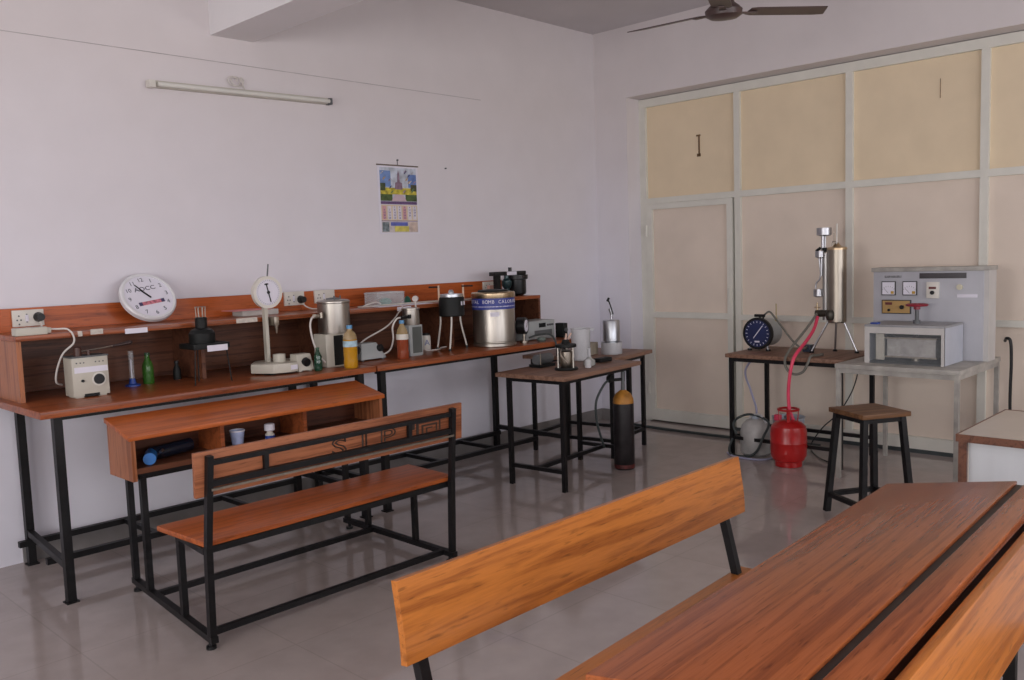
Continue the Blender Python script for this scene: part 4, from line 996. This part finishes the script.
# ------------------------------------------------------------------ gas cylinder under the nearer table
t = thing('gas_cylinder', 'tall black gas cylinder with orange shoulder under the nearer small table', 'gas cylinder', (4.89, 3.685, 0))
gx, gy = 4.905, 3.69; GR = .0725
MB().lathe([(GR * .9, .002), (GR, .02), (GR, .47), (GR * .99, .475)], (gx, gy, 0), 32).build('body', CYLB, t)
MB().lathe([(GR * 1.005, .012), (GR * 1.005, .038)], (gx, gy, 0), 32, cap=False).build('foot_band', pm('worn_red_band', (.09, .014, .012), .5, var=.5, scale=20), t)
MB().lathe([(GR * 1.005, .468), (GR * .97, .50), (GR * .75, .532), (GR * .4, .552), (.018, .56)], (gx, gy, 0), 32).build('shoulder', ORANGE, t)
v_ = MB().cyl((gx, gy, .55), (gx, gy, .64), .015, .012).cyl((gx, gy, .62), (gx + .005, gy, .688), .015).build('valve', GREYD, t); subpart_root(v_, t)
rg = MB().cyl((gx, gy, .635), (gx - .085, gy + .04, .635), .011).lathe([(.026, -.015), (.03, 0), (.026, .015)], (gx - .085, gy + .045, .645), M=Matrix.Rotation(PI / 2, 3, 'X').to_4x4()).build('regulator', BLACKM, t); subpart_root(rg, t)
MB().tube([(gx - .09, gy + .04, .64), (gx - .14, gy + .055, .61), (gx - .20, gy + .08, .50), (gx - .20, gy + .08, .36), (gx - .16, gy + .07, .22), (gx - .13, gy + .075, .17)], .0085).build('hose', DARKH, t)

# ------------------------------------------------------------------ gas calorimeter table things
t = thing('wet_gas_meter', 'round gas meter with dark blue dial and top handle on narrow table', 'meter', (6.03, 3.22, z0))
mc = Vector((5.955, 3.228, .881))
MB().cyl(mc + Vector((.02, 0, 0)), mc + Vector((.19, 0, 0)), .104, seg=40).build('drum', GREYE, t)
rg = MB().lathe([(.10, 0), (.118, 0), (.120, .008), (.118, .03), (.105, .034)], mc, 44, M=Matrix.Rotation(PI / 2, 4, 'Y')).build('black_ring', BLACKP, t); subpart_root(rg, t)
fc = MB().cyl(mc + Vector((-.001, 0, 0)), mc + Vector((.005, 0, 0)), .1, seg=40).build('dial_face', NAVY, rg); subpart_root(fc, t)
tk = MB()
for k in range(20):
    a = k * PI / 10; tk.bar(mc + Vector((-.0018, .08 * math.cos(a), .08 * math.sin(a))), mc + Vector((-.0018, .093 * math.cos(a), .093 * math.sin(a))), .004, .001, up=(1, 0, 0))
tk.bar(mc + Vector((-.003, .03, -.035)), mc + Vector((-.003, -.045, .06)), .006, .001, up=(1, 0, 0))
tk.bar(mc + Vector((-.003, -.02, -.06)), mc + Vector((-.003, .02, -.06)), .012, .001, up=(1, 0, 0))
tk.build('marks_and_needle', WHITE, rg)
MB().tube([(6.05, 3.228, .975), (6.05, 3.228, 1.005), (6.05, 3.235, 1.012)], .008, smooth=False).tube([(6.0, 3.19, 1.012), (6.0, 3.27, 1.012)], .011, smooth=False).cyl((6.0, 3.228, .96), (6.0, 3.228, 1.012), .01).build('handle', BLACKP, t)
for y in (3.15, 3.30):
    l = MB().cyl((5.975, y, z0 + .008), (5.98, y + (3.228 - y) * .25, .81), .008).build('leg', CHROME, t); subpart_root(l, t)
    MB().cyl((5.975, y, z0), (5.975, y, z0 + .012), .018, seg=14).build('foot', BLACKP, l)
MB().cyl((6.12, 3.228, z0), (6.12, 3.228, .79), .012).build('rear_leg', CHROME, t)
MB().cyl((6.13, 3.165, .97), (6.13, 3.165, 1.095), .004, seg=8).cyl((6.13, 3.165, .96), (6.13, 3.165, .99), .010).build('thermometer', pm('brass_thermo', (.4, .3, .12), .4), t)

t = thing('gas_calorimeter', 'tall steel gas calorimeter column with three water cups on tripod legs', 'calorimeter', (6.09, 2.70, z0))
kx, ky = 6.085, 2.688; KR = .064
MB().lathe([(KR * .9, .968), (KR, .975), (KR, 1.485)], (kx, ky, 0), 40).build('column', BRASSY if 0 else STEELD, t)
MB().lathe([(KR + .004, 1.482), (KR + .005, 1.49), (KR + .002, 1.50), (.03, 1.508), (.012, 1.53)], (kx, ky, 0), 36).build('cap', BRASSY, t)
for (x, y) in ((5.995, 2.835), (6.16, 2.735), (6.11, 2.555)):
    l = MB().tube([(kx + (x - kx) * .35, ky + (y - ky) * .35, .975), (x, y, z0 + .01)], .0075, smooth=False).build('leg', CHROME, t); subpart_root(l, t)
    MB().cyl((x, y, z0), (x, y, z0 + .014), .018, .012, seg=14).build('foot', BLACKP, l)
MB().cyl((kx - .01, ky + .078, .985), (kx - .01, ky + .078, 1.46), .022, seg=20).cyl((kx - .01, ky + .078, 1.40), (kx, ky + .03, 1.40), .012).cyl((kx - .01, ky + .078, 1.05), (kx, ky + .03, 1.05), .012).build('side_column', pm('grey_glass_column', (.32, .31, .30), .25, .5), t)
for nm, y, za, zb, r in (('cup', 2.772, 1.590, 1.640, .052), ('cup', 2.80, 1.435, 1.478, .036), ('cup', 2.815, 1.157, 1.205, .034)):
    MB().lathe([(r * .6, za - .008), (r, za), (r, zb), (r * .92, zb), (r * .92, za + .006), (.001, za + .006)], (kx - .02, y, 0), 24, cap=False).build('water_cup', CHROME, t)
MB().cyl((kx - .02, 2.783, 1.46), (kx - .02, 2.783, 1.597), .010).cyl((kx - .02, 2.765, 1.48), (kx - .02, 2.765, 1.60), .006).tube([(kx - .02, 2.81, 1.43), (kx - .02, 2.80, 1.33), (kx - .02, 2.805, 1.28), (kx - .02, 2.83, 1.25), (kx - .02, 2.835, 1.21)], .006).cyl((kx - .02, 2.795, 1.30), (kx - .02, 2.79, 1.44), .009).build('pipe', CHROME, t)
MB().cyl((kx - .02, 2.83, 1.478), (kx - .02, 2.80, 1.50), .010).cyl((kx - .02, 2.77, 1.47), (kx - .02, 2.77, 1.50), .016).build('clamp', BLACKM, t)
MB().cyl((kx - .02, ky + .055, 1.035), (kx - .02, ky + .145, 1.03), .026, seg=18).lathe([(.022, 0), (.03, .02), (.03, .05), (.02, .07)], (kx - .07, ky + .02, .99), 16).build('valve_block', pm('dark_brass', (.05, .045, .035), .4, .5), t)
MB().cyl((kx - .02, 2.825, 1.03), (kx - .02, 2.825, 1.11), .006).cyl((kx - .02, 2.845, 1.075), (kx - .02, 2.80, 1.075), .005).build('tap', BRASSY, t)
MB().cyl((kx - .01, ky - .002, 1.51), (kx - .01, ky - .004, 1.665), .006, seg=10).build('thermometer', WHITEP, t)
MB().cyl((kx + .02, ky + .028, 1.50), (kx + .02, ky + .030, 1.60), .004, seg=8).build('thermometer', STEELD, t)
MB().tube([(kx, ky + .035, 1.508), (kx, ky + .03, 1.54), (kx, ky + .012, 1.54), (kx, ky - .01, 1.53)], .004).build('wire_loop', STEELD, t)
t.location.y -= .012
t = thing('burner_box', 'small dark blue box left of the calorimeter legs', 'box', (6.06, 2.84, z0))
MB().box(6.02, 6.09, 2.845, 2.905, z0, z0 + .052, bev=.004).build('case', pm('slate_blue', (.03, .045, .075), .4), t)
MB().cyl((6.02, 2.875, z0 + .026), (6.012, 2.875, z0 + .026), .010, seg=12).build('knob', BLACKP, t)

# hoses
o = MB().tube([(6.04, 3.228, 1.0), (6.03, 3.17, 1.04), (6.02, 3.12, 1.00), (6.0, 3.05, .93), (5.96, 2.97, .86), (5.95, 2.90, .80), (5.97, 2.87, .785), (6.01, 2.865, .79)], .0075).build('gas_hose', GREYH, loc=(6.0, 3.05, .80)); tag(o, 'brown-grey hose curving from the gas meter top to the dark blue box', 'hose')
o = MB().tube([(6.03, 2.80, 1.03), (5.90, 2.82, .93), (5.75, 2.85, .82), (5.665, 2.86, .74), (5.655, 2.84, .67), (5.66, 2.79, .64), (5.665, 2.73, .66), (5.675, 2.70, .72), (5.70, 2.69, .765), (5.78, 2.68, .765), (5.86, 2.68, .762)], .009).build('water_hose', GREYH, loc=(5.75, 2.85, .62)); tag(o, 'grey hose hanging in a loop over the narrow table front edge', 'hose')
o = MB().tube([(6.02, 2.79, 1.01), (5.93, 2.775, .93), (5.80, 2.775, .85), (5.67, 2.785, .775), (5.64, 2.80, .70), (5.635, 2.815, .60), (5.64, 2.825, .50), (5.645, 2.82, .40), (5.65, 2.80, .335), (5.655, 2.795, .335)], .012).build('gas_hose', PINK, loc=(5.7, 2.82, .5)); tag(o, 'pinkish red gas hose from the calorimeter down to the red cylinder', 'hose')
o = MB().tube([(6.27, 3.36, .62), (6.15, 3.30, .74), (5.99, 3.345, .60), (5.98, 3.30, .45), (5.95, 3.24, .33), (5.92, 3.22, .27)][1:], .008).build('thin_tube', LILAC, loc=(5.99, 3.3, .27)); tag(o, 'pale lilac tube hanging from behind the gas meter to the container', 'tube')
o = MB().tube([(6.30, 2.63, .748), (6.32, 2.62, .62), (6.31, 2.66, .45), (6.28, 2.75, .28), (6.24, 2.85, .17), (6.20, 2.92, .05), (6.15, 2.9, .007), (5.95, 2.75, .007), (5.85, 2.62, .007)], .0045).build('power_cable', BLACKP, loc=(6.28, 2.75, .1)); tag(o, 'thin black cable hanging below the narrow table behind the red cylinder', 'cable')

# LPG cylinder
t = thing('gas_bottle', 'squat red gas bottle with a guard collar on the floor', 'gas cylinder', (5.635, 2.825, 0))
lx, ly = 5.64, 2.825; LR = .122
MB().lathe([(.09, .002), (.092, .05), (.10, .05)], (lx, ly, 0), 36).build('foot_ring', REDC, t)
MB().lathe([(.07, .03), (.105, .045), (.119, .075), (LR, .11), (LR, .165), (LR + .002, .17), (LR, .175), (LR, .245), (.115, .28), (.09, .305), (.05, .318), (.02, .322)], (lx, ly, 0), 40).build('body', REDC, t)
gd = MB()
for a in (.5, 2.0, 3.6, 5.2):
    gd.bar((lx + .06 * math.cos(a), ly + .06 * math.sin(a), .305), (lx + .066 * math.cos(a), ly + .066 * math.sin(a), .392), .022, .006, up=(math.cos(a), math.sin(a), 0))
gd.tube([(lx + .068 * math.cos(k * PI / 12), ly + .068 * math.sin(k * PI / 12), .395) for k in range(25)], .008, 8, False)
gd.build('guard_collar', REDC, t)
MB().cyl((lx, ly, .32), (lx, ly, .36), .018, seg=14).cyl((lx, ly, .345), (lx - .03, ly + .01, .345), .010).build('valve', GREYD, t)

# white container beside it, with loose hose
t = thing('water_can', 'grey-white plastic can beside the red gas bottle, hose looped around', 'can', (5.80, 3.16, 0))
wx, wy = 5.815, 3.17
MB().lathe([(.085, .002), (.105, .02), (.112, .08), (.112, .17), (.10, .22), (.07, .255), (.03, .268)], (wx, wy, 0), 32).build('can_body', pm('cloudy_white_plastic', (.40, .39, .38), .4, var=.25, scale=9), t)
MB().cyl((wx, wy, .265), (wx, wy, .29), .028, seg=18).build('cap', pm('pale_blue_cap', (.35, .40, .46), .4), t)
MB().tube([(wx - .01, wy - .09, .245), (wx - .02, wy - .05, .30), (wx - .01, wy + .02, .292), (wx, wy + .05, .26)], .008).build('handle', FROST, t)
t = thing('storage_tub', 'pale blue-grey plastic tub behind the can, pink clip on its rim', 'tub', (6.0, 3.05, 0))
MB().lathe([(.09, .002), (.10, .01), (.115, .26), (.122, .265), (.112, .265), (.095, .012), (.001, .012)], (6.03, 3.02, 0), 30, cap=False).build('tub_body', pm('blue_grey_plastic', (.36, .39, .44), .4), t)
MB().box(5.90, 5.93, 3.02, 3.07, .25, .295, bev=.005).build('clip', PINK, t)
o = MB().tube([(5.70, 3.26, .16), (5.705, 3.29, .23), (5.74, 3.27, .275), (5.80, 3.20, .298), (5.78, 3.05, .26), (5.70, 3.05, .16), (5.685, 3.09, .06), (5.68, 3.16, .012), (5.665, 3.28, .012), (5.66, 3.30, .06), (5.675, 3.28, .13)], .009).build('loose_hose', DARKH, loc=(5.69, 3.17, .01)); tag(o, 'dark loose hose looped around the grey-white can', 'hose')
o = MB().tube([(5.72, 3.35, .008), (5.64, 3.25, .008), (5.63, 3.10, .008), (5.68, 3.02, .008), (5.80, 3.0, .008)], .007).build('floor_tube', LILAC, loc=(5.65, 3.2, .008)); tag(o, 'pale lilac tube lying on floor before the grey-white can', 'tube')
o = MB().tube([(6.22, 4.62, .013), (6.18, 4.3, .013), (6.18, 3.9, .013), (6.20, 3.5, .013), (6.28, 3.3, .013), (6.30, 2.9, .013)], .012).build('floor_pipe', DARKH, loc=(6.18, 4, .012)); tag(o, 'dark pipe lying along the floor in front of the partition door', 'pipe')

# ------------------------------------------------------------------ console and chamber
t = thing('control_console', 'grey control console with meters standing on the pale steel table', 'console', (6.15, 2.03, z0))
X = 6.0
MB().box(X, X + .16, 1.70, 2.385, z0, 1.325, bev=.003).build('cabinet', CONS, t)
MB().box(X - .012, X + .17, 1.665, 2.395, 1.325, 1.352, bev=.002).build('top_cap', TABW, t)
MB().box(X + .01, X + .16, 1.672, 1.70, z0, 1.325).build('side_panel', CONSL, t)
def onf(nm, y0, y1, za, zb, m, d=.006, par=None):
    return MB().box(X - d, X + .001, y0, y1, za, zb, bev=min(.002, d / 4)).build(nm, m, par or t)
METB = pm('meter_black', (.02, .02, .02), .4)
for y0 in (2.235, 2.098):
    b = onf('panel_meter', y0, y0 + .092, 1.168, 1.262, METB, .010); subpart_root(b, t)
    MB().box(X - .0125, X - .0098, y0 + .006, y0 + .086, 1.174, 1.256).build('meter_face', WHITE, b)
    tk = MB()
    for k in range(7):
        a = math.radians(35 + k * 18); c0 = Vector((X - .013, y0 + .046, 1.182))
        tk.bar(c0 + Vector((0, .042 * math.cos(a), .042 * math.sin(a))), c0 + Vector((0, .05 * math.cos(a), .05 * math.sin(a))), .002, .0006, up=(1, 0, 0))
    tk.bar((X - .013, y0 + .046, 1.182), (X - .013, y0 + .075, 1.215), .002, .0006, up=(1, 0, 0)); tk.build('scale', GREYD, b)
    MB().box(X - .0132, X - .0126, y0 + .01, y0 + .03, 1.178, 1.196).build('yellow_mark', pm('amber', (.5, .3, .03), .5), b)
onf('name_plate', 1.80, 2.085, 1.278, 1.313, pm('dark_plate', (.06, .055, .06), .5), .004)
b = onf('switch_box', 1.96, 2.035, 1.150, 1.255, WHITEP, .022); subpart_root(b, t)
MB().box(X - .024, X - .0219, 1.975, 2.02, 1.21, 1.225).build('red_display', pm('dark_red_glow', (.12, .02, .02), .4), b)
MB().cyl((X - .022, 1.997, 1.187), (X - .032, 1.997, 1.187), .013, seg=16).build('knob', BLACKP, b)
MB().cyl((X, 1.838, 1.222), (X - .012, 1.838, 1.222), .018, seg=18).build('lamp', pm('ivory_lamp', (.62, .58, .44), .4), t)
onf('paper_strip', 1.735, 1.855, 1.155, 1.176, WHITE, .003)
onf('faint_lettering', 2.20, 2.31, 1.285, 1.300, pm('faded_print', (.20, .20, .21), .6, var=.5, scale=70), .0022)
b = onf('controller_panel', 2.135, 2.325, 1.045, 1.138, METB, .012); subpart_root(b, t)
MB().box(X - .0145, X - .0118, 2.142, 2.318, 1.051, 1.132).build('tan_face', pm('tan_plate', (.42, .26, .09), .5), b)
MB().box(X - .016, X - .0143, 2.255, 2.30, 1.105, 1.122).build('red_display', pm('dark_red_glow', (.12, .02, .02), .4), b)
MB().cyl((X - .0145, 2.19, 1.09), (X - .026, 2.19, 1.09), .014, seg=16).cyl((X - .0145, 2.275, 1.07), (X - .022, 2.275, 1.07), .009, seg=14).build('knob', BLACKP, b)

t = thing('heat_chamber', 'grey glass-fronted test chamber on the table before the console', 'chamber', (5.82, 2.05, z0))
ya, yb, xa, xb, zt_ = 1.812, 2.297, 5.64, 5.985, 1.0
MB().box(xa, xb, ya, ya + .012, z0, zt_ - .012).build('right_panel', CONSW, t)
MB().box(xa, xb, yb - .012, yb, z0, zt_ - .012).build('left_panel', CONSW, t)
MB().box(xa - .002, xb, ya - .002, yb + .002, zt_ - .014, zt_, bev=.002).build('top_panel', pm('chamber_top', (.30, .30, .31), .45), t)
MB().box(xa, xb, ya + .012, yb - .012, z0, z0 + .008).build('floor_panel', GREYD, t)
MB().box(xb - .01, xb, ya + .012, yb - .012, z0 + .008, zt_ - .014).build('rear_panel', GREYD, t)
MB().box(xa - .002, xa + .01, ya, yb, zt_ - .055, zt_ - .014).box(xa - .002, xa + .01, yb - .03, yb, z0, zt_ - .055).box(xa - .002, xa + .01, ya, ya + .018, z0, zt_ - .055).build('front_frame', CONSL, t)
MB().box(xa + .003, xa + .006, ya + .018, yb - .03, z0 + .008, zt_ - .055).build('pane', PANE, t)
ib = MB().box(xa + .06, xb - .06, ya + .07, yb - .12, z0 + .045, z0 + .155).build('insulation_block', INSUL, t); subpart_root(ib, t)
MB().box(xa + .05, xb - .05, ya + .06, yb - .11, z0 + .035, z0 + .045).box(xa + .05, xb - .05, ya + .06, yb - .11, z0 + .155, z0 + .165).build('clamp_plates', STEELD, ib)
MB().cyl((5.80, 2.03, z0 + .008), (5.80, 2.03, z0 + .036), .03).build('block_support', STEELD, t)
MB().box(xa + .03, xa + .05, yb - .11, yb - .06, z0 + .02, zt_ - .06).build('inner_post', CREAM, t)
MB().cyl((5.80, 2.03, z0 + .165), (5.80, 2.03, 1.10), .012, seg=16).cyl((5.80, 2.03, 1.0), (5.80, 2.03, 1.022), .022, seg=18).build('screw_stem', GREYD, t)
hw = MB().tube([(5.80 + .06 * math.cos(k * PI / 10), 2.03 + .06 * math.sin(k * PI / 10), 1.118) for k in range(21)], .008, 8, False)
for k in range(3): hw.bar((5.80, 2.03, 1.112), (5.80 + .058 * math.cos(k * 2.09 + .3), 2.03 + .058 * math.sin(k * 2.09 + .3), 1.118), .012)
hw.cyl((5.80, 2.03, 1.09), (5.80, 2.03, 1.122), .02)
hw.build('hand_wheel', pm('hand_wheel_red', (.24, .015, .03), .35), t)
o = MB().box(5.66, 5.70, 2.22, 2.27, 1.0005, 1.012, bev=.003).build('blue_block', BLUEP, loc=(5.68, 2.245, 1.0)); tag(o, 'tiny dark blue block on the left corner of the test chamber top', 'block')
o = MB().tube([(6.29, 1.65, .86), (6.25, 1.63, .88), (6.24, 1.605, .86), (6.245, 1.60, .72), (6.25, 1.605, .50), (6.25, 1.60, .25), (6.27, 1.60, .008), (6.35, 1.70, .008)], .010).build('power_cable', BLACKP, loc=(6.25, 1.60, .5)); tag(o, 'thick black cable hanging behind the right side of the console', 'cable')

# ------------------------------------------------------------------ stool
t = thing('lab_stool', 'square wooden-seat stool on four splayed black legs', 'stool', (4.825, 1.94, 0), math.radians(-31), world=False)
MB().box(-.152, .152, -.152, .152, .575, .602, bev=.004).build('seat', W_STOOL, t)
MB().box(-.126, .126, -.130, -.115, .547, .5745).box(-.126, .126, .115, .130, .547, .5745).box(-.131, -.116, -.126, .126, .5475, .574).box(.116, .131, -.126, .126, .5475, .574).build('apron', BLACK, t)
def sp(z): return .118 + (.58 - z) * .07
for sx in (-1, 1):
    for sy in (-1, 1):
        MB().bar((sx * sp(0), sy * sp(0), 0), (sx * sp(.575), sy * sp(.575), .5745), .031).build('leg', BLACK, t)
for i, (p, q) in enumerate((((-1, -1), (1, -1)), ((1, -1), (1, 1)), ((1, 1), (-1, 1)), ((-1, 1), (-1, -1)))):
    s_ = sp(.10); MB().bar((p[0] * s_, p[1] * s_, .10), (q[0] * s_, q[1] * s_, .10), .026).build('rail', BLACK, t)

# ------------------------------------------------------------------ white cabinet at right edge
t = thing('teacher_desk', 'white laminate desk with brown edging at the right edge', 'desk', (3.67, 1.14, 0))
MB().box(3.665, 4.32, -.35, 1.125, .728, .75).build('top', LAMIN, t)
MB().box(3.66, 3.665, -.35, 1.13, .722, .752).box(3.665, 4.32, 1.125, 1.13, .722, .752).box(4.32, 4.326, -.35, 1.13, .728, .752).build('edge_band', W_EDGE, t)
MB().box(3.675, 4.31, 1.092, 1.117, .02, .728).build('side_panel', LAMIN, t)
MB().box(3.66, 3.675, 1.089, 1.12, 0, .7215).build('side_edge', W_EDGE, t)
MB().box(3.70, 3.715, -.33, 1.092, .02, .728).build('front_panel', LAMINF, t)
MB().box(3.675, 4.31, -.345, -.32, 0, .728).build('side_panel', LAMIN, t)
MB().box(3.675, 4.31, 1.092, 1.117, 0, .02).build('foot', W_EDGE, t)

# ------------------------------------------------------------------ light
SC.view_settings.view_transform = 'Standard'
SC.view_settings.look = 'None'
SC.view_settings.exposure = 0
wd = bpy.data.worlds.new('sky'); SC.world = wd; wd.use_nodes = True
bg = wd.node_tree.nodes['Background']
sky = wd.node_tree.nodes.new('ShaderNodeTexSky'); sky.sky_type = 'HOSEK_WILKIE'; sky.turbidity = 4; sky.sun_direction = (-.3, .4, .85)
wd.node_tree.links.new(sky.outputs[0], bg.inputs[0]); bg.inputs[1].default_value = .25
def window_light(name, loc, rot, sx, sy, energy, col):
    l = bpy.data.lights.new(name, 'AREA'); l.shape = 'RECTANGLE'; l.size = sx; l.size_y = sy; l.energy = energy; l.color = col
    o = bpy.data.objects.new(name, l); COL.objects.link(o); o.location = loc; o.rotation_euler = rot
    return o
for h0, h1 in HR:
    window_light('daylight', ((h0 + h1) / 2, YR - .16, 1.7), (PI / 2, 0, 0), h1 - h0 - .1, 1.4, 61, (.95, .95, 1.0))
for h0, h1 in HB:
    window_light('daylight', (XR - .16, (h0 + h1) / 2, 1.7), (PI / 2, 0, -PI / 2), h1 - h0 - .1, 1.4, 88, (1.0, .975, .97))

# ------------------------------------------------------------------ camera
yaw, pitch, roll = .769646, .0923858, .0342863
fw = Vector((math.cos(yaw) * math.cos(pitch), math.sin(yaw) * math.cos(pitch), -math.sin(pitch)))
rt = Vector((math.sin(yaw), -math.cos(yaw), 0)); dn_ = fw.cross(rt)
if dn_.z > 0: dn_ = -dn_
r2 = rt * math.cos(roll) + dn_ * math.sin(roll); d2 = -rt * math.sin(roll) + dn_ * math.cos(roll)
cam = bpy.data.cameras.new('camera'); cam.sensor_width = 36; cam.sensor_fit = 'HORIZONTAL'; cam.lens = 880 / 1024 * 36
cam.clip_start = .02
co = bpy.data.objects.new('camera', cam); COL.objects.link(co)
Mc = Matrix((r2, -d2, -fw)).transposed().to_4x4(); Mc.translation = (0, 0, 1.5)
co.matrix_world = Mc
SC.camera = co
try:
    SC.cycles.use_denoising = True
    SC.cycles.max_bounces = 8; SC.cycles.diffuse_bounces = 5; SC.cycles.sample_clamp_indirect = 6
except Exception: pass
for o in list(bpy.data.objects):
    if '_w' in o: del o['_w']
